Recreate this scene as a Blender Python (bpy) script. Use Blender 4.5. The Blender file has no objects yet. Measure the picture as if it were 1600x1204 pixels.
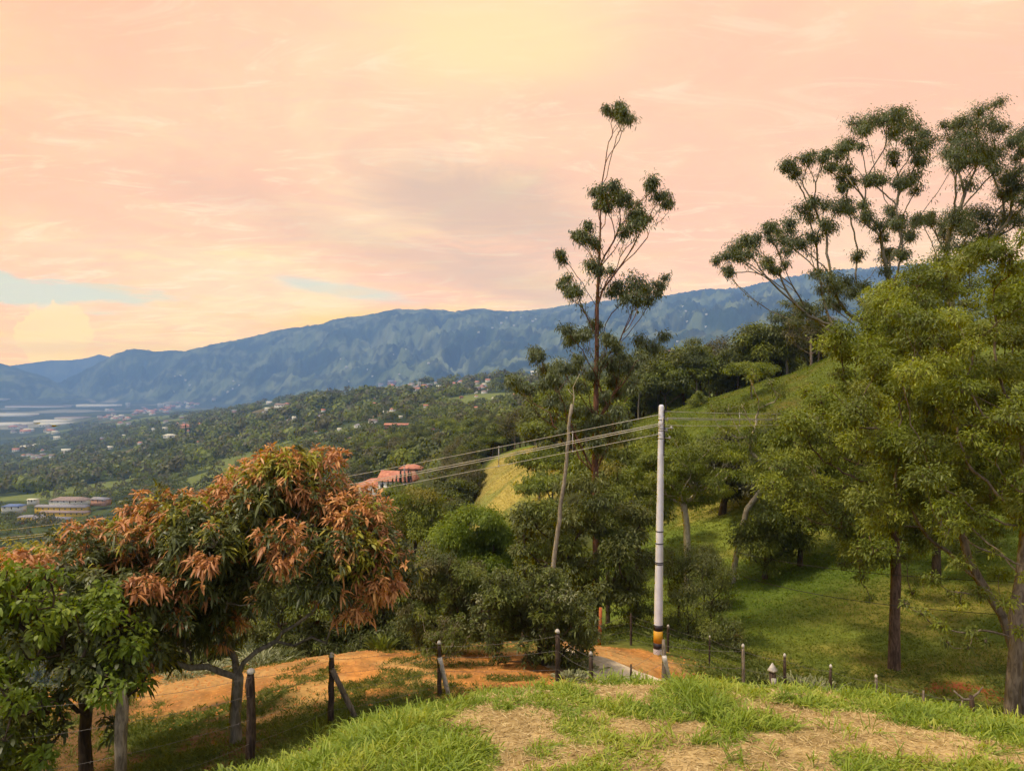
import bpy, math, random
import numpy as np
from math import radians, sin, cos, pi, sqrt
from mathutils import Vector

S = bpy.context.scene
COL = S.collection
rng = np.random.default_rng(7)
random.seed(7)

# ------------------------------------------------------------------ camera
cam_d = bpy.data.cameras.new("camera")
cam = bpy.data.objects.new("camera", cam_d)
COL.objects.link(cam)
cam.location = (0, 0, 0)
cam.rotation_euler = (radians(90), 0, 0)
cam_d.sensor_width = 36.0
cam_d.lens = 36.0 * 1200 / 1600
cam_d.shift_y = -17.0 / 1600
cam_d.clip_start = 0.1
cam_d.clip_end = 60000
S.camera = cam

# ------------------------------------------------------------------ light
SUN_EL, SUN_AZ = radians(58), radians(-112)       # azimuth measured from +Y towards +X
sun_dir = Vector((sin(SUN_AZ) * cos(SUN_EL), cos(SUN_AZ) * cos(SUN_EL), sin(SUN_EL)))
sd = bpy.data.lights.new("sun", "SUN")
sd.energy = 4.0
sd.angle = radians(6)
sd.color = (1.0, 0.87, 0.66)
so = bpy.data.objects.new("sun", sd)
COL.objects.link(so)
so.rotation_euler = (-sun_dir).to_track_quat('-Z', 'Y').to_euler()

S.view_settings.view_transform = 'Standard'
S.view_settings.look = 'None'
S.view_settings.exposure = 0.0
S.view_settings.gamma = 1.0
S.cycles.max_bounces = 6
S.cycles.diffuse_bounces = 3
S.cycles.transmission_bounces = 3
S.cycles.transparent_max_bounces = 6
S.cycles.volume_bounces = 0
S.cycles.use_denoising = True


HAZE_TOP, HAZE_SIDE, HAZE_FRONT, HAZE_BACK, HAZE_D = 1500.0, 20000.0, 19200.0, 60.0, 1.12e-4
HAZE_C = (0.29, 0.53, 1.0)
HAZE_B = (0.16, 0.255, 0.43)


class NT:
    """small helper to write node trees"""
    def __init__(self, tree):
        self.t = tree
        tree.nodes.clear()

    def n(self, typ, ins=None, **props):
        nd = self.t.nodes.new(typ)
        for k, v in props.items():
            setattr(nd, k, v)
        if ins:
            for k, v in ins.items():
                s = nd.inputs[k]
                if hasattr(v, 'links') or isinstance(v, bpy.types.NodeSocket):
                    self.t.links.new(v, s)
                else:
                    s.default_value = v
        return nd

    def math(self, op, a, b=0.0, c=None, clamp=False):
        ins = {0: a, 1: b}
        if c is not None:
            ins[2] = c
        return self.n('ShaderNodeMath', ins, operation=op, use_clamp=clamp).outputs[0]

    def mix(self, f, a, b, blend='MIX'):
        return self.n('ShaderNodeMix', {0: f, 6: a, 7: b}, data_type='RGBA', blend_type=blend).outputs[2]

    def ss(self, v, lo, hi):
        return self.n('ShaderNodeMapRange', {0: v, 1: lo, 2: hi, 3: 0.0, 4: 1.0}, interpolation_type='SMOOTHSTEP').outputs[0]

    def noise(self, vec, scale, detail=4.0, rough=0.55, dist=0.0):
        return self.n('ShaderNodeTexNoise', {'Vector': vec, 'Scale': scale, 'Detail': detail,
                                             'Roughness': rough, 'Distortion': dist}).outputs[0]


def c4(c):
    return (c[0], c[1], c[2], 1.0)


# ------------------------------------------------------------------ sky
def build_world():
    w = bpy.data.worlds.new("World")
    S.world = w
    w.use_nodes = True
    N = NT(w.node_tree)
    tc = N.n('ShaderNodeTexCoord')
    d = tc.outputs['Generated']
    sep = N.n('ShaderNodeSeparateXYZ', {0: d})
    x, y, z = sep.outputs
    az = N.math('ARCTAN2', x, y)
    el = N.math('ARCSINE', z)
    # flattened cloud coordinates
    inv = N.math('DIVIDE', 1.0, N.math('ADD', N.math('MAXIMUM', z, 0.0), 0.16))
    cv = N.n('ShaderNodeCombineXYZ', {0: N.math('MULTIPLY', x, inv), 1: N.math('MULTIPLY', y, inv), 2: 0.3}).outputs[0]
    n1 = N.noise(cv, 0.75, 6.0, 0.55, 0.6)
    n2 = N.noise(cv, 2.2, 7.0, 0.62, 1.2)
    n3 = N.noise(N.n('ShaderNodeVectorMath', {0: cv, 1: (5.3, 2.1, 0)}, operation='ADD').outputs[0], 1.1, 6.0, 0.6, 0.8)
    pink = c4((1.0, 0.585, 0.415))
    cream = c4((1.03, 0.77, 0.48))
    yell = c4((1.03, 0.82, 0.44))
    grey = c4((0.62, 0.48, 0.40))
    teal = c4((0.60, 0.66, 0.58))
    c = N.mix(N.ss(N.math('ADD', N.math('MULTIPLY', n1, 0.75), N.math('MULTIPLY', n2, 0.25)), 0.40, 0.68), pink, cream)
    c = N.mix(N.math('MULTIPLY', N.ss(n3, 0.55, 0.75), 0.6), c, yell)

    def patch(color, acen, ecen, arad, erad, strength, col, noise=n2, soft=0.45, tilt=0.0):
        da = N.math('DIVIDE', N.math('SUBTRACT', az, acen), arad)
        de = N.math('DIVIDE', N.math('SUBTRACT', N.math('SUBTRACT', el, ecen), N.math('MULTIPLY', N.math('SUBTRACT', az, acen), tilt)), erad)
        r = N.math('SQRT', N.math('ADD', N.math('POWER', N.math('ABSOLUTE', da), 2.0), N.math('POWER', N.math('ABSOLUTE', de), 2.0)))
        r = N.math('ADD', r, N.math('MULTIPLY', N.math('SUBTRACT', noise, 0.5), 1.6))
        m = N.ss(r, 1.0 + soft, 1.0 - soft)
        return N.mix(N.math('MULTIPLY', m, strength), color, col)

    wisp = N.noise(N.n('ShaderNodeVectorMath', {0: cv, 1: (1.0, 2.2, 1.0)}, operation='MULTIPLY').outputs[0], 2.6, 9.0, 0.66, 1.6)
    c = N.mix(N.math('MULTIPLY', N.ss(wisp, 0.50, 0.70), 0.60), c, c4((1.06, 0.84, 0.60)))
    c = N.mix(N.math('MULTIPLY', N.ss(wisp, 0.49, 0.32), 0.42), c, c4((0.88, 0.60, 0.46)))
    # soft grey underside of cloud left of the tall tree
    c = patch(c, -0.03, 0.215, 0.13, 0.05, 0.65, grey, soft=0.6, tilt=-0.15)
    c = patch(c, -0.10, 0.145, 0.30, 0.03, 0.35, grey, soft=0.8, tilt=-0.25)
    c = patch(c, 0.02, 0.115, 0.16, 0.02, 0.35, grey, soft=0.8, tilt=-0.25)
    c = patch(c, -0.02, 0.41, 0.14, 0.05, 0.7, yell, soft=0.7)
    c = patch(c, -0.55, 0.40, 0.14, 0.10, 0.5, pink, soft=0.8)
    c = patch(c, 0.33, 0.33, 0.12, 0.16, 0.45, pink, soft=0.8)
    c = patch(c, -0.10, 0.062, 0.16, 0.02, 0.7, c4((1.0, 0.66, 0.27)), soft=0.6, tilt=-0.03)
    # clear gap with the open sky behind at the left above the valley
    sky = N.n('ShaderNodeTexSky', sky_type='NISHITA', sun_disc=False, sun_elevation=SUN_EL,
              sun_rotation=SUN_AZ).outputs[0]
    skyc = N.mix(0.012, teal, sky)
    c = patch(c, -0.60, 0.094, 0.150, 0.017, 0.85, skyc, noise=N.math('MULTIPLY_ADD', N.noise(N.n('ShaderNodeVectorMath', {0: d, 1: (14.0, 14.0, 60.0)}, operation='MULTIPLY').outputs[0], 1.0, 6.0, 0.62), 1.5, -0.25), soft=0.30, tilt=-0.05)
    c = patch(c, -0.215, 0.106, 0.075, 0.009, 0.75, skyc, soft=0.5, tilt=-0.12)
    # cumulus standing in that gap
    c = patch(c, -0.540, 0.040, 0.034, 0.044, 0.80, c4((1.03, 0.76, 0.45)), noise=N.noise(d, 34.0, 6.0, 0.62), soft=0.05)
    c = patch(c, -0.50, 0.030, 0.16, 0.008, 0.40, c4((0.72, 0.52, 0.42)), soft=0.6)
    # light streaks in the low cloud
    st = N.n('ShaderNodeCombineXYZ', {0: N.math('MULTIPLY', az, 4.0), 1: N.math('MULTIPLY', el, 38.0), 2: 0.0}).outputs[0]
    sn = N.noise(st, 1.0, 6.0, 0.6, 0.9)
    low = N.ss(el, 0.30, 0.02)
    c = N.mix(N.math('MULTIPLY', N.math('MULTIPLY', N.ss(sn, 0.48, 0.72), low), 0.55), c, c4((1.0, 0.67, 0.36)))
    c = N.mix(N.math('MULTIPLY', N.math('MULTIPLY', N.ss(sn, 0.5, 0.28), low), 0.28), c, c4((0.80, 0.56, 0.44)))
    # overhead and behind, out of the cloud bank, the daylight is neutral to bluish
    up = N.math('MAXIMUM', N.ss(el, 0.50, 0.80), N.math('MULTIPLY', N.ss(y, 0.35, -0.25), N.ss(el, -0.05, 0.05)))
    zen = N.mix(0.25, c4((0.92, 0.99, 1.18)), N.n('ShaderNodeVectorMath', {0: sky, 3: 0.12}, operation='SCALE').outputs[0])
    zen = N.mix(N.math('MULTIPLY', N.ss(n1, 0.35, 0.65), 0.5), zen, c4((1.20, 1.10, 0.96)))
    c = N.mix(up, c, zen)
    # below the horizon the sky is never seen; keep it dim and earthy
    c = N.mix(N.ss(el, -0.01, -0.10), c, c4((0.16, 0.15, 0.10)))
    # the sky shines through the haze box: brighter behind longer paths of air
    L = N.math('DIVIDE', HAZE_TOP, N.math('MAXIMUM', z, 0.002))
    L = N.math('MINIMUM', L, N.math('DIVIDE', HAZE_SIDE, N.math('MAXIMUM', N.math('ABSOLUTE', x), 0.002)))
    L = N.math('MINIMUM', L, N.math('DIVIDE', HAZE_FRONT, N.math('MAXIMUM', y, 0.002)))
    L = N.math('MINIMUM', L, N.math('DIVIDE', HAZE_BACK, N.math('MAXIMUM', N.math('MULTIPLY', y, -1.0), 0.00002)))
    f = N.math('EXPONENT', N.math('MULTIPLY', L, HAZE_D))
    f = N.math('MINIMUM', f, 60.0)
    fv = N.n('ShaderNodeCombineXYZ', {0: f, 1: f, 2: f}).outputs[0]
    B = N.n('ShaderNodeCombineXYZ', {0: HAZE_B[0], 1: HAZE_B[1], 2: HAZE_B[2]}).outputs[0]
    cc = N.n('ShaderNodeVectorMath', {0: c, 1: B}, operation='SUBTRACT').outputs[0]
    cc = N.n('ShaderNodeVectorMath', {0: cc, 1: fv, 2: B}, operation='MULTIPLY_ADD').outputs[0]
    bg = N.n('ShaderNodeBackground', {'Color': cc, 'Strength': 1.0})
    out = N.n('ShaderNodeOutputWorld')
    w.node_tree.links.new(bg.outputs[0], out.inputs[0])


build_world()

# ------------------------------------------------------------------ helpers: objects
def tag(o, label=None, cat=None, group=None, kind=None):
    if label: o['label'] = label
    if cat: o['category'] = cat
    if group: o['group'] = group
    if kind: o['kind'] = kind
    return o


def empty(name, loc, label, cat, group=None, rz=0.0):
    o = bpy.data.objects.new(name, None)
    o.empty_display_size = 0.2
    COL.objects.link(o)
    o.location = loc
    o.rotation_euler = (0, 0, rz)
    return tag(o, label, cat, group)


def mesh_data(name, V, polys, mats, smooth=False, tint=None, midx=None, col=None):
    """polys: list of int arrays (n,k). midx: list of arrays matching polys"""
    me = bpy.data.meshes.new(name)
    V = np.asarray(V, dtype=np.float32)
    polys = [np.asarray(p, dtype=np.int32) for p in polys]
    keep = [i for i, p in enumerate(polys) if len(p)]
    loops = np.concatenate([polys[i].ravel() for i in keep])
    cnt = np.concatenate([np.full(len(polys[i]), polys[i].shape[1], np.int32) for i in keep])
    start = np.concatenate([[0], np.cumsum(cnt)[:-1]]).astype(np.int32)
    me.vertices.add(len(V)); me.vertices.foreach_set('co', V.ravel())
    me.loops.add(len(loops)); me.loops.foreach_set('vertex_index', loops)
    me.polygons.add(len(cnt)); me.polygons.foreach_set('loop_start', start)
    if midx is not None:
        m = np.concatenate([np.asarray(midx[i], np.int32) for i in keep])
        me.polygons.foreach_set('material_index', m)
    for m in (mats if isinstance(mats, (list, tuple)) else [mats]):
        me.materials.append(m)
    me.update(calc_edges=True)
    if smooth:
        me.polygons.foreach_set('use_smooth', np.ones(len(cnt), bool))
    if tint is not None:
        a = me.attributes.new('tint', 'FLOAT_COLOR', 'POINT')
        t = np.ones((len(V), 4), np.float32); t[:, :tint.shape[1]] = tint
        a.data.foreach_set('color', t.ravel())
    if col is not None:
        a = me.attributes.new('gcol', 'FLOAT_COLOR', 'POINT')
        t = np.ones((len(V), 4), np.float32); t[:, :3] = col
        a.data.foreach_set('color', t.ravel())
    return me


def link(name, me, parent=None, loc=None):
    o = bpy.data.objects.new(name, me)
    COL.objects.link(o)
    if parent: o.parent = parent
    if loc is not None: o.location = loc
    return o


def copy_tree(o, parent=None):
    c = o.copy()
    COL.objects.link(c)
    if parent: c.parent = parent
    for ch in [q for q in KIDS.get(o.name, [])]:
        copy_tree(ch, c)
    return c


KIDS = {}


def reg(root, *kids):
    KIDS[root.name] = list(kids)


class MB:
    """collects simple solids into one mesh"""
    def __init__(s):
        s.v = []; s.q = []; s.t = []; s.n = 0; s.qm = []; s.tm = []; s.m = 0

    def add(s, V, quads=(), tris=()):
        V = np.asarray(V, float)
        s.v.append(V)
        if len(quads): s.q.append(np.asarray(quads) + s.n); s.qm.append(np.full(len(quads), s.m))
        if len(tris): s.t.append(np.asarray(tris) + s.n); s.tm.append(np.full(len(tris), s.m))
        s.n += len(V)
        return s

    def box(s, x0, x1, y0, y1, z0, z1):
        V = [(x, y, z) for z in (z0, z1) for x, y in ((x0, y0), (x1, y0), (x1, y1), (x0, y1))]
        return s.add(V, [(0, 3, 2, 1), (4, 5, 6, 7), (0, 1, 5, 4), (1, 2, 6, 5), (2, 3, 7, 6), (3, 0, 4, 7)])

    def tube(s, P, R, sides=8, cap=True):
        V, Q, T = tube_arrays(np.asarray(P, float), np.asarray(R, float), sides, cap)
        return s.add(V, Q, T)

    def data(s, name, mats, smooth=False):
        V = np.concatenate(s.v)
        q = np.concatenate(s.q) if s.q else np.zeros((0, 4), int)
        t = np.concatenate(s.t) if s.t else np.zeros((0, 3), int)
        qm = np.concatenate(s.qm) if s.q else np.zeros(0)
        tm = np.concatenate(s.tm) if s.t else np.zeros(0)
        return mesh_data(name, V, [q, t], mats, smooth, midx=[qm, tm])

    def build(s, name, mats, parent=None, smooth=False, loc=None):
        return link(name, s.data(name, mats, smooth), parent, loc)


def tube_arrays(P, R, k=6, cap=True):
    n = len(P)
    T = np.gradient(P, axis=0)
    T /= np.linalg.norm(T, axis=1)[:, None] + 1e-9
    ref = np.array([0.13, 0.97, 0.21]) if abs(T[0, 2]) > 0.6 else np.array([0.05, 0.1, 1.0])
    A = np.cross(T, ref); A /= np.linalg.norm(A, axis=1)[:, None] + 1e-9
    B = np.cross(T, A)
    a = np.arange(k) * 2 * pi / k
    ring = (np.cos(a)[None, :, None] * A[:, None] + np.sin(a)[None, :, None] * B[:, None]) * R[:, None, None]
    V = (P[:, None] + ring).reshape(-1, 3)
    i = np.arange(n - 1)[:, None] * k; j = np.arange(k)[None]; jn = (j + 1) % k
    Q = np.stack([i + j, i + jn, i + k + jn, i + k + j], -1).reshape(-1, 4)
    Tt = np.zeros((0, 3), int)
    if cap:
        V = np.concatenate([V, P[:1], P[-1:]])
        j = np.arange(k); jn = (j + 1) % k
        t1 = np.stack([np.full(k, n * k), jn, j], -1)
        t2 = np.stack([np.full(k, n * k + 1), (n - 1) * k + j, (n - 1) * k + jn], -1)
        Tt = np.concatenate([t1, t2])
    return V, Q, Tt


# ------------------------------------------------------------------ noise
def _h(ix, iy, s):
    h = (ix.astype(np.int64) * 374761393 + iy.astype(np.int64) * 668265263 + s * 1442695041) & 0x7fffffff
    h = ((h ^ (h >> 13)) * 1274126177) & 0x7fffffff
    h = (h ^ (h >> 16)) & 0xffff
    return h / 65535.0


def vn(x, y, s=0):
    ix = np.floor(x); iy = np.floor(y)
    fx = x - ix; fy = y - iy
    fx = fx * fx * fx * (fx * (fx * 6 - 15) + 10); fy = fy * fy * fy * (fy * (fy * 6 - 15) + 10)
    a = _h(ix, iy, s); b = _h(ix + 1, iy, s); c = _h(ix, iy + 1, s); d = _h(ix + 1, iy + 1, s)
    return a + (b - a) * fx + (c - a) * fy + (a - b - c + d) * fx * fy


def fbm(x, y, s=0, o=4, g=0.5):
    r = 0; a = 1.0; t = 0
    for k in range(o):
        ca, sa = cos(0.7 * k), sin(0.7 * k)
        r = r + a * vn((x * ca - y * sa) * 2 ** k + 17.3 * k, (x * sa + y * ca) * 2 ** k - 9.1 * k, s + k)
        t += a; a *= g
    return r / t


def sstep(v, a, b):
    t = np.clip((v - a) / (b - a), 0, 1)
    return t * t * (3 - 2 * t)


# ------------------------------------------------------------------ terrain
PXC = np.array([-400, 0, 200, 400, 600, 800, 1000, 1200, 1400, 1600, 2000.])
TAB = [  # depth Y, ground height relative to the eye at the columns above
    (-6, [-4.0, -3.6, -3.3, -3.25, -3.2, -3.2, -3.2, -3.2, -3.2, -3.2, -3.2]),
    (2.5, [-3.9, -3.6, -3.4, -3.3, -3.25, -3.2, -3.2, -3.2, -3.2, -3.2, -3.2]),
    (5, [-4.3, -3.9, -3.6, -3.4, -3.3, -3.3, -3.3, -3.3, -3.3, -3.3, -3.35]),
    (7, [-5, -4.7, -4.3, -3.8, -3.52, -3.42, -3.4, -3.4, -3.4, -3.47, -3.6]),
    (9, [-5.8, -5.5, -5.1, -4.7, -4.15, -3.77, -3.66, -3.70, -3.87, -4.13, -4.5]),
    (11, [-6.3, -6.0, -5.7, -5.35, -5.0, -4.65, -4.72, -4.9, -5.1, -5.2, -5.5]),
    (13, [-6.6, -6.3, -6.1, -5.85, -5.6, -5.5, -5.8, -6.1, -6.3, -6.1, -6.2]),
    (15.5, [-7.0, -6.7, -6.4, -6.15, -5.97, -6.05, -6.5, -7.1, -7.5, -7.3, -7.1]),
    (18, [-8, -7.6, -7.1, -6.75, -6.5, -6.55, -6.9, -7.8, -8.4, -8.3, -7.9]),
    (21, [-10, -9.5, -9.0, -8.3, -7.7, -7.3, -7.5, -8.35, -9.1, -9.1, -8.4]),
    (26, [-14, -13, -12.5, -11.5, -10.5, -9.3, -8.7, -9.3, -9.4, -9.1, -8.2]),
    (32, [-19, -18, -17, -15.5, -13.5, -12, -10.2, -9.9, -9.2, -8.5, -7]),
    (40, [-27, -25, -23, -20.5, -17.5, -14.5, -11.2, -9.8, -8.2, -7, -4.5]),
    (55, [-40, -37, -34, -30, -24, -18, -11.5, -8.3, -5.5, -3.5, 0]),
    (75, [-56, -52, -47, -41, -31, -20, -10.5, -4.5, -.5, 2.5, 6]),
    (100, [-78, -70, -62, -53, -38, -19, -6.7, -1.0, 5, 8, 12]),
    (130, [-100, -90, -78, -64, -42, -16, -7, -2, 3, 7, 12]),
    (170, [-125, -112, -95, -75, -43, -17, -12, -6, 0, 6, 12]),
    (230, [-160, -140, -115, -85, -43, -24, -16, -10, -2, 6, 14]),
    (300, [-180, -155, -122, -85, -46, -28, -15, -5, 2, 10, 20]),
    (450, [-200, -175, -130, -85, -48, -28, -15, -3, 8, 15, 30]),
    (700, [-160, -133, -121, -86, -50, -30, -10, 5, 15, 25, 50]),
    (1100, [-200, -165, -140, -90, -45, -22, -5, 15, 25, 40, 80]),
    (1700, [-260, -215, -165, -95, -45, -20, 15, 45, 60, 80, 150]),
    (2600, [-320, -270, -190, -110, -60, -18, 45, 85, 120, 140, 220]),
    (4000, [-350, -330, -240, -180, -115, -45, 60, 120, 180, 200, 300]),
    (5500, [-350, -345, -285, -240, -190, -100, 40, 120, 180, 200, 300]),
    (8000, [-350, -350, -345, -330, -290, -200, 0, 100, 150, 200, 300]),
    (12000, [-350] * 3 + [-340, -320, -300, -100, 0, 50, 100, 200]),
    (26000, [-350] * 6 + [-300, -300, -300, -300, -300]),
]
TY = np.array([r[0] for r in TAB], float)
TZ = np.array([r[1] for r in TAB], float)


def tcoord(Y):                          # log-like depth coordinate
    return np.log(np.maximum(Y, -6) + 8.0)


def pchip(xk, yk, x):
    """yk: (n, m) along axis 0; x: (q,) -> (q, m)"""
    h = np.diff(xk); d = np.diff(yk, axis=0) / h[:, None]
    m = np.zeros_like(yk)
    w1 = (2 * h[1:] + h[:-1])[:, None]; w2 = (h[1:] + 2 * h[:-1])[:, None]
    same = d[:-1] * d[1:] > 0
    with np.errstate(divide='ignore', invalid='ignore'):
        mm = (w1 + w2) / (w1 / d[:-1] + w2 / d[1:])
    m[1:-1] = np.where(same, np.nan_to_num(mm), 0)
    m[0] = d[0]; m[-1] = d[-1]
    x = np.clip(x, xk[0], xk[-1])
    i = np.clip(np.searchsorted(xk, x) - 1, 0, len(xk) - 2)
    t = ((x - xk[i]) / h[i])[:, None]; hh = h[i][:, None]
    return (yk[i] * (1 + 2 * t) * (1 - t) ** 2 + m[i] * hh * t * (1 - t) ** 2 +
            yk[i + 1] * t * t * (3 - 2 * t) - m[i + 1] * hh * t * t * (1 - t))


GT = np.linspace(tcoord(np.array(-6.)), tcoord(np.array(26000.)), 1400)
GP = np.linspace(-400, 2000, 481)
_g1 = pchip(tcoord(TY), TZ, GT)                   # (1400, 11)
GRID = pchip(PXC, _g1.T.copy(), GP).T             # (1400, 481)


def pix(X, Y):
    return 800 + 1200 * X / np.maximum(Y, 2.5)


RIDGE = np.array([(-400, 640), (0, 625), (60, 615), (90, 600), (110, 590), (130, 580), (155, 566), (180, 553), (205, 545), (222, 546), (240, 549),
                  (262, 548), (290, 548), (315, 542), (340, 536), (370, 531), (400, 525), (425, 518), (450, 513), (500, 507),
                  (520, 500), (540, 495), (560, 494), (580, 491), (600, 486), (620, 482), (645, 483), (665, 482), (685, 484), (710, 487),
                  (740, 483), (755, 482), (775, 486), (800, 487), (830, 485), (850, 483), (880, 478), (950, 470), (1000, 464),
                  (1050, 461), (1100, 455), (1160, 453), (1200, 442), (1250, 433), (1300, 427), (1400, 418), (1600, 410), (2000, 430)], float)
LEFTH = np.array([(-400, 505), (-200, 540), (-60, 561), (0, 567), (20, 572), (40, 580), (60, 585), (75, 590), (92, 600), (130, 618), (200, 640), (2000, 700)], float)
FARM = np.array([(-400, 560), (-60, 575), (0, 574), (20, 571), (50, 567), (80, 563), (110, 563), (135, 559), (155, 554), (172, 557), (200, 566), (300, 580), (2000, 600)], float)


def H(X, Y):
    X = np.asarray(X, float); Y = np.asarray(Y, float)
    X, Y = np.broadcast_arrays(X, Y)
    px = pix(X, Y)
    ti = (tcoord(Y) - GT[0]) / (GT[1] - GT[0])
    pi_ = (np.clip(px, -400, 2000) - GP[0]) / (GP[1] - GP[0])
    i = np.clip(ti.astype(int), 0, len(GT) - 2); j = np.clip(pi_.astype(int), 0, len(GP) - 2)
    f = np.clip(ti - i, 0, 1); g = pi_ - j
    z = (GRID[i, j] * (1 - f) * (1 - g) + GRID[i + 1, j] * f * (1 - g) + GRID[i, j + 1] * (1 - f) * g + GRID[i + 1, j + 1] * f * g)
    # small relief
    z = z + (fbm(X * 0.9, Y * 0.9, 3, 3) - 0.5) * 0.14 * np.clip(Y / 12, 0.3, 1.2)
    amp = sstep(Y, 22, 60)
    z = z + amp * (fbm(X / 9, Y / 9, 11, 4) - 0.5) * 1.3
    amp = sstep(Y, 350, 1500)
    z = z + amp * (fbm(X / 260, Y / 260, 21, 5) - 0.5) * 46 * (0.25 + 0.75 * sstep(px, -100, 500)) * sstep(Y, 14000, 7000)
    # ranges
    far = Y > 3000
    if np.any(far):
        Xf, Yf, pf = X[far], Y[far], px[far]
        zf = z[far]
        yb = np.interp(pf, [-400, 90, 200, 400, 600, 800, 1000, 1200, 2000], [12000, 10500, 9300, 7600, 5600, 4700, 4200, 3600, 3200])
        yc = np.interp(pf, [-400, 90, 200, 400, 600, 800, 1000, 2000], [13000, 11800, 11500, 11000, 10500, 10200, 10000, 9800])
        hc = (585 - np.interp(pf, RIDGE[:, 0], RIDGE[:, 1])) / 1200 * yc
        t = (Yf - yb) / (yc - yb)
        up = np.clip(t, 0, 1); dn = np.clip((Yf - yc) / 4000, 0, 1)
        prof = 0.45 * up + 0.55 * sstep(up, -0.1, 1.12) / sstep(np.array(1.0), -0.1, 1.12)
        # spurs running down to the valley
        wx = fbm(Xf / 1500, Yf / 1500, 31, 3) * 900
        rn = 1 - np.abs(2 * fbm((Xf + wx) / 520, (Yf + 0.4 * Xf) / 1200, 35, 6, 0.58) - 1) * 2.0
        rn2 = 1 - np.abs(2 * fbm((Xf - 0.5 * Yf) / 150, (Yf + wx) / 210, 45, 5, 0.6) - 1) * 2.0
        env = np.clip(up * (1.02 - up) * 4, 0, 1) * (dn <= 0)
        rel = env * ((rn - 0.6) * 210 + (rn2 - 0.6) * 70)
        crest = np.where(up >= 1, 1, sstep(up, 0.8, 1.0)) * (fbm(Xf / 60, Yf / 300, 77, 3) - 0.5) * 26
        m = zf + (hc - zf) * prof * (1 - sstep(dn, 0, 1)) + rel + crest * (1 - dn)
        zf = np.where(t > 0, np.maximum(m, zf * 1.0 - 30), zf)
        hl = (585 - np.interp(pf, LEFTH[:, 0], LEFTH[:, 1])) / 1200 * 11500
        tl = np.clip((Yf - 8600) / 2900, 0, 1)
        ml = -350 + (hl + 350) * (0.5 * tl + 0.5 * sstep(tl, 0, 1)) + np.clip(tl * (1 - tl) * 4, 0, 1) * (rn - 0.6) * 120 + (fbm(Xf / 90, Yf / 300, 78, 3) - 0.5) * 20
        ml = np.where(Yf > 11500, -350 + (ml + 350) * (1 - sstep(Yf, 11500, 14000)), ml)
        zf = np.where(Yf > 8600, np.maximum(zf, ml), zf)
        hf = (585 - np.interp(pf, FARM[:, 0], FARM[:, 1])) / 1200 * 18500
        tf = np.clip((Yf - 15800) / 2700, 0, 1)
        mf = -350 + (hf + 350) * sstep(tf, 0, 1) + np.clip(tf * (1 - tf) * 4, 0, 1) * (rn - 0.6) * 160
        zf = np.where(Yf > 15800, np.maximum(zf, mf), zf)
        z = z.copy(); z[far] = zf
    return z


def Hs(X, Y):
    return float(H(np.array([X]), np.array([Y]))[0])


def W(px, Y):                       # world x of a photo column at a depth
    return (px - 800) / 1200 * Y


def Zp(py, Y):
    return -(py - 585) / 1200 * Y


def G(px, Y, dz=0.0):
    x = W(px, Y)
    return Vector((x, Y, Hs(x, Y) + dz))


def P3(px, py, Y):
    return np.array([W(px, Y), Y, Zp(py, Y)])


def raycast(px, py, y0=30, y1=14000):
    Yv = np.exp(np.linspace(math.log(y0), math.log(y1), 900))
    Xv = (px - 800) / 1200 * Yv
    z = H(Xv, Yv); ray = -(py - 585) / 1200 * Yv
    k = np.nonzero(z >= ray)[0]
    if len(k) == 0: return None
    return Vector((Xv[k[0]], Yv[k[0]], z[k[0]]))
# ------------------------------------------------------------------ materials
def new_mat(name):
    m = bpy.data.materials.new(name)
    m.use_nodes = True
    return m, NT(m.node_tree)


def mat_plain(name, col, rough=0.8, var=0.25, scale=8.0, bump=0.0, spec=0.3, col2=None, stretch=None):
    m, N = new_mat(name)
    tc = N.n('ShaderNodeTexCoord').outputs['Object']
    if stretch:
        tc = N.n('ShaderNodeMapping', {0: tc, 3: stretch}).outputs[0]
    nz = N.noise(tc, scale, 5.0, 0.6)
    lo = tuple(c * (1 - var) for c in col); hi = tuple(min(1, c * (1 + var)) for c in col)
    if col2: hi = col2
    c = N.mix(N.ss(nz, 0.3, 0.7), c4(lo), c4(hi))
    b = N.n('ShaderNodeBsdfPrincipled', {'Base Color': c, 'Roughness': rough, 'Specular IOR Level': spec})
    if bump:
        bp = N.n('ShaderNodeBump', {'Strength': bump, 'Distance': 0.02, 'Height': nz})
        N.t.links.new(bp.outputs[0], b.inputs['Normal'])
    o = N.n('ShaderNodeOutputMaterial'); N.t.links.new(b.outputs[0], o.inputs[0])
    return m


def mat_leaf(name, ramp, trans=0.3, rough=0.5, spec=0.35):
    """colour by the per-leaf random (tint.r) and the per-clump random (tint.g)"""
    m, N = new_mat(name)
    a = N.n('ShaderNodeAttribute', attribute_name='tint')
    sp = N.n('ShaderNodeSeparateColor', {0: a.outputs['Color']})
    v = N.math('ADD', N.math('MULTIPLY', sp.outputs[0], 0.45), N.math('MULTIPLY', sp.outputs[1], 0.55))
    r = N.n('ShaderNodeValToRGB', {0: v})
    el = r.color_ramp.elements
    while len(el) < len(ramp): el.new(0.5)
    for e, (p, c) in zip(el, ramp):
        e.position = p; e.color = c4(c)
    col = r.outputs[0]
    b = N.n('ShaderNodeBsdfPrincipled', {'Base Color': col, 'Roughness': rough, 'Specular IOR Level': spec})
    tcol = N.mix(1.0, col, c4((1.0, 1.0, 0.35)), 'MULTIPLY')
    t = N.n('ShaderNodeBsdfTranslucent', {'Color': tcol})
    mx = N.n('ShaderNodeMixShader', {0: trans, 1: b.outputs[0], 2: t.outputs[0]})
    o = N.n('ShaderNodeOutputMaterial'); N.t.links.new(mx.outputs[0], o.inputs[0])
    return m


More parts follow.
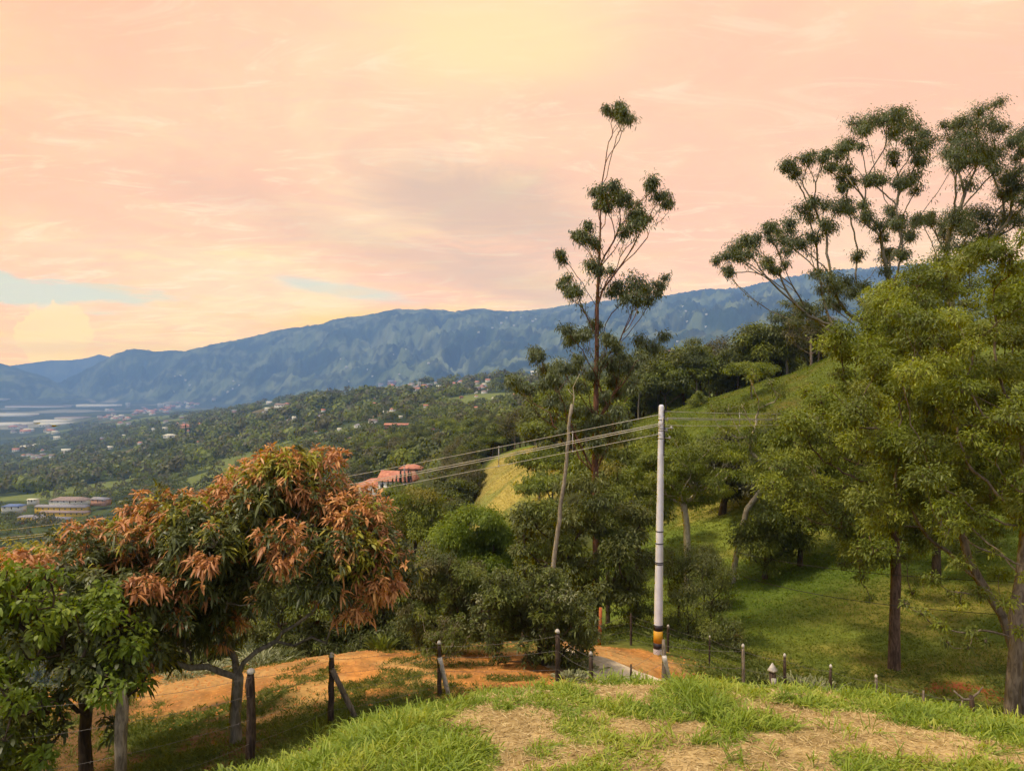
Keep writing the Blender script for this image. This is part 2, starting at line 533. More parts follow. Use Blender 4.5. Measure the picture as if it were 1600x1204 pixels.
def mat_bark(name, c1, c2, scale=6.0, bump=0.6):
    m, N = new_mat(name)
    tc = N.n('ShaderNodeTexCoord').outputs['Object']
    mp = N.n('ShaderNodeMapping', {0: tc, 3: (1.0, 1.0, 0.22)}).outputs[0]
    n1 = N.noise(mp, scale * 3.0, 7.0, 0.65, 0.6)
    n2 = N.noise(tc, scale * 0.35, 3.0)
    f = N.ss(N.math('ADD', N.math('MULTIPLY', n1, 0.7), N.math('MULTIPLY', n2, 0.3)), 0.38, 0.62)
    c = N.mix(f, c4(c1), c4(c2))
    b = N.n('ShaderNodeBsdfPrincipled', {'Base Color': c, 'Roughness': 0.85, 'Specular IOR Level': 0.15})
    bp = N.n('ShaderNodeBump', {'Strength': bump, 'Distance': 0.03, 'Height': n1})
    N.t.links.new(bp.outputs[0], b.inputs['Normal'])
    o = N.n('ShaderNodeOutputMaterial'); N.t.links.new(b.outputs[0], o.inputs[0])
    return m


def mat_ground():
    m, N = new_mat("ground_cover")
    a = N.n('ShaderNodeAttribute', attribute_name='gcol').outputs['Color']
    tc = N.n('ShaderNodeTexCoord').outputs['Object']
    n1 = N.noise(tc, 9.0, 6.0, 0.7)
    n2 = N.noise(tc, 0.8, 6.0, 0.65)
    n3 = N.noise(tc, 0.018, 7.0, 0.7)
    n4 = N.noise(tc, 0.12, 6.0, 0.7)
    s = N.math('ADD', N.math('MULTIPLY', n1, 0.55), N.math('MULTIPLY', n2, 0.55))
    s = N.math('ADD', s, N.math('MULTIPLY', n3, 0.5))
    s = N.math('ADD', s, N.math('MULTIPLY', n4, 0.4))
    g = N.n('ShaderNodeMapRange', {0: s, 1: 0.7, 2: 1.3, 3: 0.55, 4: 1.45}).outputs[0]
    gc = N.n('ShaderNodeCombineXYZ', {0: g, 1: g, 2: g}).outputs[0]
    c = N.mix(1.0, a, gc, 'MULTIPLY')
    b = N.n('ShaderNodeBsdfPrincipled', {'Base Color': c, 'Roughness': 0.95, 'Specular IOR Level': 0.08})
    bp = N.n('ShaderNodeBump', {'Strength': 0.5, 'Distance': 0.04, 'Height': N.math('ADD', n1, N.math('MULTIPLY', n2, 2.0))})
    bp2 = N.n('ShaderNodeBump', {'Strength': 0.35, 'Distance': 14.0, 'Height': N.math('ADD', n3, N.math('MULTIPLY', n4, 0.35)), 'Normal': bp.outputs[0]})
    N.t.links.new(bp2.outputs[0], b.inputs['Normal'])
    o = N.n('ShaderNodeOutputMaterial'); N.t.links.new(b.outputs[0], o.inputs[0])
    return m


M = {}
M['ground'] = mat_ground()


def lerp3(a, b, t):
    return a + (np.asarray(b)[None] - a) * t[:, None]


def ground_colour(X, Y, Z):
    px = pix(X, Y)
    n = lambda s, sc, o=4: fbm(X / sc, Y / sc, s, o)
    base = np.tile(np.array([[0.165, 0.195, 0.030]]), (len(X), 1))        # meadow
    c = lerp3(base, (0.21, 0.175, 0.036), sstep(n(101, 7.0), 0.45, 0.62))
    c = lerp3(c, (0.10, 0.14, 0.022), sstep(n(102, 4.5), 0.52, 0.68) * 0.8)
    c = c * (1 - 0.40 * sstep(Y, 50, 66) * sstep(Y, 240, 200))[:, None] * np.array([[1 - .0, 1, 1]])  # upper meadow colour darkened to stand in for self-shadow between grass blades
    # lush band across the meadow
    lush = np.exp(-((Y - (36 + (px - 1200) * 0.012)) / 5.5) ** 2) * sstep(px, 1090, 1160) * (0.5 + n(103, 3.0))
    c = lerp3(c, (0.095, 0.130, 0.020), np.clip(lush, 0, 1))
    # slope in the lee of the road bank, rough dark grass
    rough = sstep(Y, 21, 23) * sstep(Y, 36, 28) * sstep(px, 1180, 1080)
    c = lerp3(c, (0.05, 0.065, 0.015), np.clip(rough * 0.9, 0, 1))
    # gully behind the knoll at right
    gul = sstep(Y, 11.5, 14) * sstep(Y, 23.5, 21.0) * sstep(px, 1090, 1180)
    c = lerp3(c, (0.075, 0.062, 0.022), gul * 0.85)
    cut = np.exp(-((Y - (21.9 + 0.8 * np.sin(px / 55.0))) / 0.40) ** 2) * sstep(px, 1210, 1260) * (n(104, 1.1) > 0.42)
    c = lerp3(c, (0.24, 0.07, 0.025), np.clip(cut * 1.4, 0, 1))
    # worn foot path down the meadow
    pc = np.interp(Y, [18, 21, 24, 27, 31], [1235, 1205, 1172, 1150, 1150])
    path = np.exp(-((px - pc + (n(105, 1.5) - 0.5) * 30) / 9.0) ** 2) * sstep(Y, 17, 19) * sstep(Y, 31, 27)
    c = lerp3(c, (0.27, 0.13, 0.05), np.clip(path * 1.5, 0, 1) * 0.85)
    # vegetated left slopes
    left = sstep(px, 960, 900) * sstep(Y, 19, 21)
    c = lerp3(c, (0.045, 0.048, 0.016), left)
    # orange road bank
    bank_lo = np.interp(px, [840, 900, 1000, 1200, 1300], [17.9, 17.7, 17.0, 16.0, 15.5])
    bank_hi = np.interp(px, [840, 900, 1000, 1040, 1100, 1200, 1300], [21.0, 21.4, 21.0, 20.1, 18.9, 17.4, 16.5])
    e = (n(106, 0.8) - 0.5) * 1.2
    bank = sstep(Y, bank_lo - 0.3, bank_lo + 0.2) * sstep(Y + e, bank_hi + 0.25, bank_hi - 0.25) * sstep(px, 830, 870) * sstep(px, 1260, 1180)
    near = sstep(Y, 15.0, 16.0) * sstep(Y, 18.6, 18.3) * sstep(px, 840, 870) * sstep(px, 1200, 1120)
    dirt = np.array([0.47, 0.195, 0.048])
    dcol = lerp3(np.tile(dirt[None], (len(X), 1)), (0.33, 0.145, 0.045), sstep(n(107, 0.7), 0.4, 0.65))
    dcol = lerp3(dcol, (0.52, 0.30, 0.11), sstep(n(108, 2.2), 0.5, 0.7) * 0.7)
    t = np.clip(bank + near * 0.8, 0, 1)
    c = c + (dcol - c) * t[:, None]
    # dirt terrace behind the near fence
    lo = np.interp(px, [-400, 200, 300, 400, 500, 600, 700, 850], [15, 14.2, 13.6, 13.0, 13.4, 13.8, 13.6, 13.2])
    e2 = (n(109, 1.3) - 0.5) * 3.0
    ter = sstep(Y + e2, lo - 0.4, lo + 1.0) * sstep(Y + e * 0.5, 19.2, 18.2) * sstep(px, 900, 850)
    tgr = sstep(n(110, 0.75), 0.56, 0.66) * (0.35 + 0.65 * sstep(Y, 16.6, 14.5))
    ter = ter * (1 - 0.75 * tgr)
    # lawn in front of the terrace, shade put into its darker green
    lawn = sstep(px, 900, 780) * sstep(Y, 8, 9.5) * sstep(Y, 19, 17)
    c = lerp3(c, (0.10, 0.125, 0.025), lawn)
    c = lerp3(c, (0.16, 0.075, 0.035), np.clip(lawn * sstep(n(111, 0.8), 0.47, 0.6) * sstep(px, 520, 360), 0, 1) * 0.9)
    c = c + (dcol - c) * np.clip(ter, 0, 1)[:, None]
    # the knoll: straw and soil between grass tufts
    kn = sstep(Y, 12.5, 11.0) * sstep(px, 250 + (Y - 7) * 60, 420 + (Y - 7) * 60)
    kcol = lerp3(np.tile(np.array([[0.50, 0.34, 0.15]]), (len(X), 1)), (0.36, 0.24, 0.10), sstep(n(112, 0.35), 0.4, 0.6))
    kcol = lerp3(kcol, (0.15, 0.19, 0.03), knoll_green(X, Y) * 0.85)
    c = c + (kcol - c) * kn[:, None]
    # lower field seen past the tall tree
    fld = field_mask(X, Y)
    fcol = lerp3(np.tile(np.array([[0.36, 0.28, 0.075]]), (len(X), 1)), (0.13, 0.21, 0.03), sstep(Y, 158, 172))
    fcol = lerp3(fcol, (0.22, 0.22, 0.055), sstep(n(113, 5.0), 0.40, 0.6) * sstep(Y, 150, 120))
    c = c + (fcol - c) * fld[:, None]
    # wooded hills, small fields, valley floor
    hill = sstep(Y, 230, 420)
    hc = lerp3(np.tile(np.array([[0.030, 0.042, 0.015]]), (len(X), 1)), (0.065, 0.080, 0.022), sstep(n(114, 60.0, 5), 0.45, 0.62))
    fm = sstep(n(115, 230.0, 4), 0.57, 0.61)
    hc = lerp3(hc, (0.17, 0.19, 0.05), fm * 0.8)
    hc = lerp3(hc, (0.20, 0.13, 0.06), sstep(n(116, 130.0, 3), 0.70, 0.73) * 0.6)
    c = c + (hc - c) * hill[:, None]
    val = sstep(Z, -285, -325) * sstep(Y, 3000, 4500)
    strip = vn(X / 900 + Y / 2600, Y / 260, 117)
    vc = lerp3(np.tile(np.array([[0.045, 0.055, 0.025]]), (len(X), 1)), (0.33, 0.29, 0.20), sstep(strip, 0.66, 0.70) * 0.8)
    c = c + (vc - c) * val[:, None]
    mt = sstep(Y, 4200, 5200) * (1 - val)
    mc = lerp3(np.tile(np.array([[0.024, 0.042, 0.022]]), (len(X), 1)), (0.13, 0.15, 0.06), sstep(n(118, 420.0, 6), 0.42, 0.62))
    mc = lerp3(mc, (0.30, 0.30, 0.14), sstep(n(119, 240.0, 5), 0.54, 0.66) * 0.45)
    mc = lerp3(mc, (0.012, 0.018, 0.010), sstep(n(120, 110.0, 4), 0.48, 0.62) * 0.8)
    c = c + (mc - c) * mt[:, None]
    return np.clip(c, 0.004, 0.9)


def knoll_green(X, Y):
    a = fbm(X / 0.62, Y / 0.5, 207, 3)
    b = fbm(X / 2.0, Y / 1.6, 202, 2)
    px = pix(X, Y)
    v = a * 0.84 + b * 0.16
    v = v + 0.10 * sstep(px, 820, 640) + 0.05 * sstep(Y, 8.9, 9.6) * sstep(px, 1120, 1000) - 0.03
    c = fbm(X / 0.33, Y / 0.33, 203, 3)
    return sstep(v + (c - 0.5) * 0.16, 0.472, 0.540)


def field_mask(X, Y):
    px = pix(X, Y)
    lo = np.interp(px, [700, 740, 780, 850, 900], [108, 104, 98, 90, 90])
    return sstep(Y, lo, lo + 6) * sstep(Y, 182, 172) * sstep(px, 722 + (Y - 100) * 0.45, 745 + (Y - 100) * 0.45) * sstep(px, 890, 860)


# ------------------------------------------------------------------ the land as one sheet cut in three by distance
def build_land():
    u = np.concatenate([np.linspace(-1.0, -0.72, 40, endpoint=False), np.linspace(-0.72, 0.72, 900), np.linspace(0.72, 1.0, 40)[1:]])
    ys = [-5.0]
    while ys[-1] < 18700:
        y = ys[-1]
        d = 0.07 if 4 < y < 12 else max(0.07, 0.0105 * abs(y) if y > 4 else 0.5)
        if 4000 < y < 16000: d *= 0.62
        ys.append(y + d)
    ys = np.array(ys)
    cuts = [(0, 260, 'ground'), (260, 3900, 'foothills'), (3900, 1e9, 'mountains')]
    for a, b, nm in cuts:
        i0 = max(0, np.searchsorted(ys, a) - 1) if a else 0
        i1 = min(len(ys), np.searchsorted(ys, b))
        yy = ys[i0:i1]
        U, YY = np.meshgrid(u, yy)
        off = 5.5 * np.clip(1 - (YY - 6) / 60, 0, 1)
        X = U * (np.maximum(YY, 0) + off)
        X = X.ravel(); Y = YY.ravel()
        Z = H(X, Y)
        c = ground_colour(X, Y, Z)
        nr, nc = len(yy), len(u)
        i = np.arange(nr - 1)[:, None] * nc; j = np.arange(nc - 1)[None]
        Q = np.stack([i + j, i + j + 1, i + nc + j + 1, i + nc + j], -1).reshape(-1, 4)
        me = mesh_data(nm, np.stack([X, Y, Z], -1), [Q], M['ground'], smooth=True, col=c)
        o = link(nm, me)
        tag(o, kind='structure')


build_land()


def build_haze():
    m = bpy.data.materials.new("haze")
    m.use_nodes = True
    N = NT(m.node_tree)
    v = N.n('ShaderNodeVolumePrincipled', {'Color': c4(HAZE_C), 'Density': HAZE_D, 'Anisotropy': 0.0})
    o = N.n('ShaderNodeOutputMaterial'); N.t.links.new(v.outputs[0], o.inputs['Volume'])
    b = MB(); b.box(-HAZE_SIDE, HAZE_SIDE, -HAZE_BACK, HAZE_FRONT, -460, HAZE_TOP)
    ob = b.build('haze', m)
    tag(ob, kind='stuff')
    ob['label'] = 'pale blue haze lying over the valley and hills'
    ob['category'] = 'haze'


build_haze()
# ------------------------------------------------------------------ foliage
def unit(v):
    return v / (np.linalg.norm(v, axis=-1, keepdims=True) + 1e-9)


def leaf_arrays(P, D, L, Wd, r, droop=0.25, segs=2, clump=None):
    """leaves growing from P towards D; returns verts, tris, quads, tint"""
    n = len(P)
    D = unit(D)
    up = np.tile(np.array([[0, 0, 1.0]]), (n, 1)) + r.normal(0, 0.45, (n, 3))
    Sd = unit(np.cross(D, up))
    L = np.broadcast_to(L, (n,))[:, None] * (0.7 + 0.6 * r.random((n, 1)))
    Wd = np.broadcast_to(Wd, (n,))[:, None] * (0.75 + 0.5 * r.random((n, 1)))
    dz = np.zeros((n, 3)); dz[:, 2] = -1
    if clump is None: clump = r.random(n)
    tint = np.stack([r.random(n), clump, r.random(n)], -1)
    if segs == 1:                                       # small far leaf: a folded diamond
        mid = P + D * L * 0.45
        V = np.stack([P, mid + Sd * Wd / 2, P + D * L + dz * L * droop, mid - Sd * Wd / 2 + dz * L * droop * .3], 1)
        k = np.arange(n)[:, None] * 4
        return V.reshape(-1, 3), np.zeros((0, 3), int), k + np.array([[0, 1, 2, 3]]), np.repeat(tint, 4, 0)
    a = P + D * L * 0.30 + dz * L * droop * 0.08
    b = P + D * L * 0.70 + dz * L * droop * 0.45
    t = P + D * L * 0.97 + dz * L * droop * 1.0
    V = np.stack([P, a + Sd * Wd * .45, a - Sd * Wd * .45, b + Sd * Wd * .42, b - Sd * Wd * .42, t], 1)
    k = np.arange(n)[:, None] * 6
    T = np.concatenate([k + np.array([[0, 2, 1]]), k + np.array([[3, 4, 5]])])
    Q = k + np.array([[1, 2, 4, 3]])
    return V.reshape(-1, 3), T, Q, np.repeat(tint, 6, 0)


class LeafSet:
    def __init__(s): s.V = []; s.T = []; s.Q = []; s.ti = []; s.tm = []; s.qm = []; s.n = 0

    def add(s, arr, m=0):
        V, T, Q, ti = arr
        s.V.append(V); s.T.append(T + s.n); s.Q.append(Q + s.n); s.ti.append(ti)
        s.tm.append(np.full(len(T), m)); s.qm.append(np.full(len(Q), m)); s.n += len(V)

    def build(s, name, mats, parent=None, origin=(0, 0, 0)):
        V = np.concatenate(s.V) - np.array(origin)[None]
        me = mesh_data(name, V, [np.concatenate(s.T), np.concatenate(s.Q)], mats, tint=np.concatenate(s.ti),
                       midx=[np.concatenate(s.tm), np.concatenate(s.qm)])
        return link(name, me, parent)


class Skel:
    """branch skeleton: every new target is tied to the nearest fitting limb"""
    def __init__(s, pts, r):
        s.P = [np.array(p, float) for p in pts]
        s.par = [-1] + list(range(len(pts) - 1))
        s.tips = [0] * len(pts)
        s.ln = [0.0]
        for a, b in zip(s.P[:-1], s.P[1:]): s.ln.append(s.ln[-1] + float(np.linalg.norm(b - a)))
        s.r = r

    def attach(s, tgt, wig=0.08, lift=0.35, steps=None, lowpen=0.9, minidx=1, slope=0.35, alpha=0.35):
        A = np.array(s.P)
        d = tgt[None] - A
        dist = np.linalg.norm(d, axis=1)
        hor = np.linalg.norm(d[:, :2], axis=1)
        cost = dist + lowpen * np.maximum(0, slope * hor - d[:, 2])
        cost += alpha * np.array(s.ln)
        cost[:minidx] += 1e3
        i = int(np.argmin(cost))
        p0 = A[i]; L = dist[i]
        pd = p0 - A[s.par[i]] if s.par[i] >= 0 else np.array([0, 0, 1.])
        pd = pd / (np.linalg.norm(pd) + 1e-9)
        c = p0 + pd * L * 0.18 + (tgt - p0) * np.array([0.5, 0.5, 0.5 - lift])
        k = steps or max(2, min(7, int(L / 0.35) + 2))
        last = i
        for q in range(1, k + 1):
            t = q / k
            p = (1 - t) ** 2 * p0 + 2 * t * (1 - t) * c + t * t * tgt
            if q < k: p = p + s.r.normal(0, wig * L / k, 3)
            s.ln.append(s.ln[last] + L / k); s.P.append(p); s.par.append(last); s.tips.append(0); last = len(s.P) - 1
        s.tips[last] += 1
        return last

    def arrays(s, r0, rtip, power=0.48, sides=6, taper=0.35):
        n = len(s.P); cnt = np.array(s.tips, float)
        for i in range(n - 1, 0, -1):
            cnt[s.par[i]] += cnt[i]
        tot = max(cnt[0], 1)
        R = np.maximum(rtip, r0 * (np.maximum(cnt, .5) / tot) ** power)
        kids = [[] for _ in range(n)]
        for i in range(1, n): kids[s.par[i]].append(i)
        mb = MB()
        stack = [(0, [0])]
        P = np.array(s.P)
        while stack:
            st, chain = stack.pop()
            cur = chain[-1]
            while kids[cur]:
                ks = sorted(kids[cur], key=lambda q: -cnt[q])
                for o in ks[1:]: stack.append((o, [cur, o]))
                cur = ks[0]; chain.append(cur)
            pts = P[chain]; rr = R[chain].copy()
            if chain[0] != 0: rr[0] = rr[1]
            else: rr *= np.linspace(1, 1 - taper, len(rr)); rr[0] *= 1.25
            sd = sides if rr[0] > 0.03 else 4
            mb.tube(pts, rr, sd, cap=False)
        return mb


def in_ball(n, r):
    v = unit(r.normal(0, 1, (n, 3)))
    return v * (r.random((n, 1)) ** (1 / 3.0))


def make_tree(name, label, cat, base, trunk, clumps, bark, leafm, seed, r0=0.2, rtip=0.008, leafL=0.12, leafW=0.03,
              nleaf=180, twigs=5, droop=0.4, hang=0.3, segs=2, group=None, lift=0.35, flat=0.7, power=0.48, spread=1.0,
              matpick=None, rosette=0, wig=0.08, lowpen=0.9, minidx=1, sides=7, trunk_name='trunk', dens_pow=2.0, slope=0.35, alpha=0.35, sprinkle=0, fuzzy=False):
    """base: world; trunk: polyline world pts; clumps: (x, y, z, radius) world"""
    r = np.random.default_rng(seed)
    base = np.array(base, float)
    root = empty(name, tuple(base), label, cat, group)
    sk = Skel(trunk, r)
    cl = np.array(clumps, float)
    d0 = np.linalg.norm(cl[:, :3] - np.array(trunk[-1])[None], axis=1)
    ls = LeafSet()
    for ci in np.argsort(d0):
        x, y, z, cr = cl[ci][:4]
        c = np.array([x, y, z])
        end = sk.attach(c - np.array([0, 0, cr * 0.35]), wig=wig, lift=lift, lowpen=lowpen, minidx=minidx, slope=slope, alpha=alpha)
        ctint = r.random()
        mi = matpick(c, r) if matpick else 0
        nt = max(2, int(twigs))
        tw = c + in_ball(nt, r) * np.array([cr, cr, cr * flat]) * 0.8
        for t in tw:
            p0 = sk.P[end]
            mid = (p0 + t) / 2 + r.normal(0, cr * 0.08, 3)
            sk.P.append(mid); sk.par.append(end); sk.tips.append(0)
            sk.P.append(t); sk.par.append(len(sk.P) - 2); sk.tips.append(1.0 / nt); sk.ln += [99.0, 99.0]
        n = int(nleaf * (cr ** dens_pow))
        if rosette:
            nr = max(2, n // rosette)
            pc = c + unit(r.normal(0, 1, (nr, 3))) * (0.35 + 0.95 * r.random((nr, 1))) * np.array([cr, cr, cr * flat])
            out = unit(pc - c)
            mis = np.array([matpick(c, r) if r.random() < .45 else mi for _ in range(nr)]) if matpick else np.zeros(nr, int)
            for m in set(mis.tolist()):
                pp = pc[mis == m]; oo = out[mis == m]
                P = np.repeat(pp, rosette, 0)
                D = np.repeat(oo * 0.35 + np.array([0, 0, 0.35]), rosette, 0) + unit(r.normal(0, 1, (len(P), 3))) * 0.9
                sc = np.repeat(.5 + .85 * r.random(len(pp)), rosette)
                ls.add(leaf_arrays(P + r.normal(0, leafL * .12, P.shape), D, leafL * sc, leafW * (.6 + .4 * sc), r, droop, segs,
                                   clump=np.repeat(np.clip(ctint * .5 + .5 * r.random(len(pp)), 0, 1), rosette)), m)
        else:
            k = r.integers(0, nt, n)
            q = r.normal(0, .46, (n, 3)) if fuzzy else in_ball(n, r)
            tk = (0.35 + 0.75 * r.random((n, 1)))
            P = tw[k] * tk + c * (1 - tk) + q * np.array([cr, cr, cr * flat]) * 0.62 * spread
            D = unit(P - c) * 0.6 + r.normal(0, 0.55, (n, 3)) + np.array([0, 0, -hang])
            ls.add(leaf_arrays(P, D, leafL, leafW, r, droop, segs, clump=np.clip(ctint + r.normal(0, .12, n), 0, 1)), mi)
    if sprinkle:
        n = len(sk.P); cnt = np.array(sk.tips, float)
        for i in range(n - 1, 0, -1): cnt[sk.par[i]] += cnt[i]
        sel = np.array([i for i in range(len(trunk), n) if 0 < cnt[i] <= 2.01 and r.random() < .55], int)
        if len(sel):
            A = np.array(sk.P); B = A[np.array(sk.par)[sel]]
            t = r.random((len(sel) * sprinkle, 1))
            P = np.repeat(A[sel], sprinkle, 0) * t + np.repeat(B, sprinkle, 0) * (1 - t) + r.normal(0, leafL * .8, (len(sel) * sprinkle, 3))
            D = r.normal(0, .6, P.shape) + np.array([0, 0, -hang])
            ls.add(leaf_arrays(P, D, leafL, leafW, r, droop, segs), 0)
    mb = sk.arrays(r0, rtip, power, sides)
    mb.v = [v - base[None] for v in mb.v]
    tk = mb.build(trunk_name, bark, root, smooth=True)
    cr_ = ls.build('crown', leafm, root, origin=base)
    reg(root, tk, cr_)
    return root


def shell_clumps(cen, rad, n, cr, r, zmin=-0.4, inner=0.25, yscale=1.0):
    out = []
    cen = np.array(cen, float); rad = np.array(rad, float)
    while len(out) < n:
        v = unit(r.normal(0, 1, (1, 3)))[0]
        if v[2] < zmin: continue
        k = (0.8 + 0.25 * r.random()) if r.random() > inner else 0.35 + 0.4 * r.random()
        out.append(list(cen + v * rad * k) + [cr * (0.7 + 0.6 * r.random())])
    return out


# leaf materials (albedo)
def G_(a, b, c, **k):
    return [(0.0, a), (0.5, b), (1.0, c)]


M['euc'] = mat_leaf('eucalyptus_leaves', G_((0.065, 0.082, 0.042), (0.110, 0.132, 0.060), (0.19, 0.21, 0.08)), 0.32, 0.45)
M['olive'] = mat_leaf('olive_green_leaves', G_((0.095, 0.120, 0.018), (0.200, 0.235, 0.030), (0.38, 0.39, 0.055)), 0.45)
M['mid'] = mat_leaf('mid_green_leaves', G_((0.075, 0.095, 0.018), (0.145, 0.170, 0.028), (0.26, 0.27, 0.045)), 0.38)
M['dark'] = mat_leaf('dark_green_leaves', G_((0.052, 0.062, 0.016), (0.098, 0.110, 0.026), (0.19, 0.19, 0.045)), 0.34)
M['dark2'] = mat_leaf('very_dark_leaves', G_((0.026, 0.026, 0.012), (0.045, 0.044, 0.018), (0.08, 0.075, 0.03)), 0.2)  # darkest leaf ramp, worn by the round meadow tree
M['brown'] = mat_leaf('brownish_leaves', G_((0.062, 0.055, 0.020), (0.110, 0.096, 0.032), (0.18, 0.155, 0.05)), 0.3)
M['bright'] = mat_leaf('bright_green_leaves', G_((0.080, 0.115, 0.012), (0.160, 0.215, 0.020), (0.29, 0.33, 0.035)), 0.45)
M['yellow'] = mat_leaf('yellow_green_leaves', G_((0.100, 0.105, 0.015), (0.190, 0.165, 0.020), (0.300, 0.240, 0.030)), 0.35)
M['pale'] = mat_leaf('pale_leaves', G_((0.12, 0.13, 0.06), (0.22, 0.22, 0.10), (0.40, 0.38, 0.22)), 0.25)
M['mango'] = mat_leaf('mango_old_leaves', G_((0.045, 0.052, 0.012), (0.085, 0.096, 0.024), (0.19, 0.19, 0.06)), 0.3, 0.42, 0.4)
M['mango_y'] = mat_leaf('mango_new_orange_leaves', G_((0.26, 0.095, 0.040), (0.52, 0.22, 0.085), (0.72, 0.40, 0.14)), 0.3, 0.45, 0.35)
M['mango_g'] = mat_leaf('mango_new_yellow_leaves', G_((0.15, 0.17, 0.02), (0.30, 0.28, 0.03), (0.46, 0.36, 0.05)), 0.35, 0.45, 0.35)
M['bark_grey'] = mat_bark('bark_grey', (0.10, 0.085, 0.065), (0.24, 0.20, 0.15))
M['bark_dark'] = mat_bark('bark_dark', (0.035, 0.024, 0.018), (0.10, 0.068, 0.045))
M['bark_red'] = mat_bark('bark_red', (0.075, 0.036, 0.026), (0.22, 0.105, 0.07), 4.0)
M['bark_tan'] = mat_bark('bark_tan', (0.17, 0.12, 0.085), (0.36, 0.27, 0.20))
M['bark_pale'] = mat_bark('bark_pale', (0.27, 0.22, 0.15), (0.50, 0.42, 0.31))

M['bark_grey2'] = mat_bark('bark_grey_brown', (0.085, 0.062, 0.046), (0.22, 0.17, 0.13))
M['bark_brown'] = mat_bark('bark_brown', (0.065, 0.038, 0.026), (0.19, 0.115, 0.078))
# ------------------------------------------------------------------ mango tree
def mango():
    r = np.random.default_rng(11)
    Y = 11.6
    b = G(368, Y, -0.05)
    fork = P3(372, 1058, Y)
    trunk = [b, P3(367, 1120, Y), P3(370, 1085, Y), fork, P3(380, 1035, Y - .05)]
    cl = []
    ells = [((430, 848), (180, 105), 1.75, 60), ((225, 895), (180, 82), 1.6, 46), ((560, 890), (68, 72), 1.0, 18),
            ((478, 755), (62, 40), 0.8, 16), ((330, 835), (120, 62), 1.2, 20), ((215, 975), (140, 50), 1.3, 26), ((420, 905), (200, 40), 1.4, 12), ((110, 890), (75, 60), .9, 12), ((200, 1010), (90, 40), 1.0, 14)]
    for (cx, cy), (rx, ry), ry_d, n in ells:
        for k in range(n):
            while True:
                v = unit(r.normal(0, 1, (1, 3)))[0]
                if v[2] > -0.45: break
            rad = 0.92 if r.random() < .8 else .55
            yy = Y + v[1] * ry_d * rad
            px = cx + v[0] * rx * rad; py = cy - v[2] * ry * rad
            cl.append(list(P3(px, py, Y) * np.array([1, 0, 1]) + np.array([0, yy, 0])) + [0.17 + 0.24 * r.random()])
    spots = [(310, 868, -1.6, .21), (600, 902, -.6, .26), (568, 932, -.7, .22), (125, 862, -1.2, .26), (395, 832, -1.7, .16), (430, 757, -.8, .28), (470, 722, -.3, .28),
             (515, 722, 0, .26), (250, 815, -.9, .26), (180, 838, -.8, .26), (560, 805, -.7, .24), (350, 915, -1.5, .16), (85, 870, -.9, .26), (375, 775, 0, .24), (230, 1000, -1.2, .28), (170, 960, -1.2, .26), (235, 1085, -1.0, .16)]
    for px, py, dy, cr in spots:
        cl.append([*(P3(px, py, Y) * np.array([1, 0, 1]) + np.array([0, Y + dy, 0])), cr])

    def pick(c, r):
        px = 800 + 1200 * c[0] / Y; py = 585 - 1200 * c[2] / Y
        top = np.interp(px, [60, 200, 330, 430, 500, 560, 640], [850, 775, 745, 705, 690, 750, 840])
        h = (py - top)
        q = r.random()
        for sx, sy, dy, cr in spots[:5]:
            if abs(px - sx) < 14 and abs(py - sy) < 14: return 1
        if h < 50: return 1 if q < 0.58 else (2 if q < 0.84 else 0)
        if h < 100: return 1 if q < 0.24 else (2 if q < 0.38 else 0)
        return 1 if q < 0.09 else (2 if q < 0.13 else 0)
    make_tree('mango_tree', 'wide mango tree with orange new leaves over dark green ones beside the dirt terrace', 'tree',
              b, trunk, cl, M['bark_grey'], [M['mango'], M['mango_y'], M['mango_g']], 12, r0=0.085, rtip=0.008, leafL=0.135, leafW=0.030,
              nleaf=7000, twigs=5, droop=0.5, rosette=12, matpick=pick, flat=0.85, lift=0.5, lowpen=0.5, minidx=3, power=0.55, sides=12, wig=.16)


mango()


def px_clumps(spec, Y, ydep, r, jitter=0.0):
    """spec (px, py, radius px); radius kept in metres at that depth"""
    out = []
    for s in spec:
        px, py, rp = s[:3]
        dy = s[3] if len(s) > 3 else r.uniform(-ydep, ydep)
        yy = Y + dy
        out.append([W(px, yy), yy, Zp(py, yy), rp * Y / 1200.0])
    return out


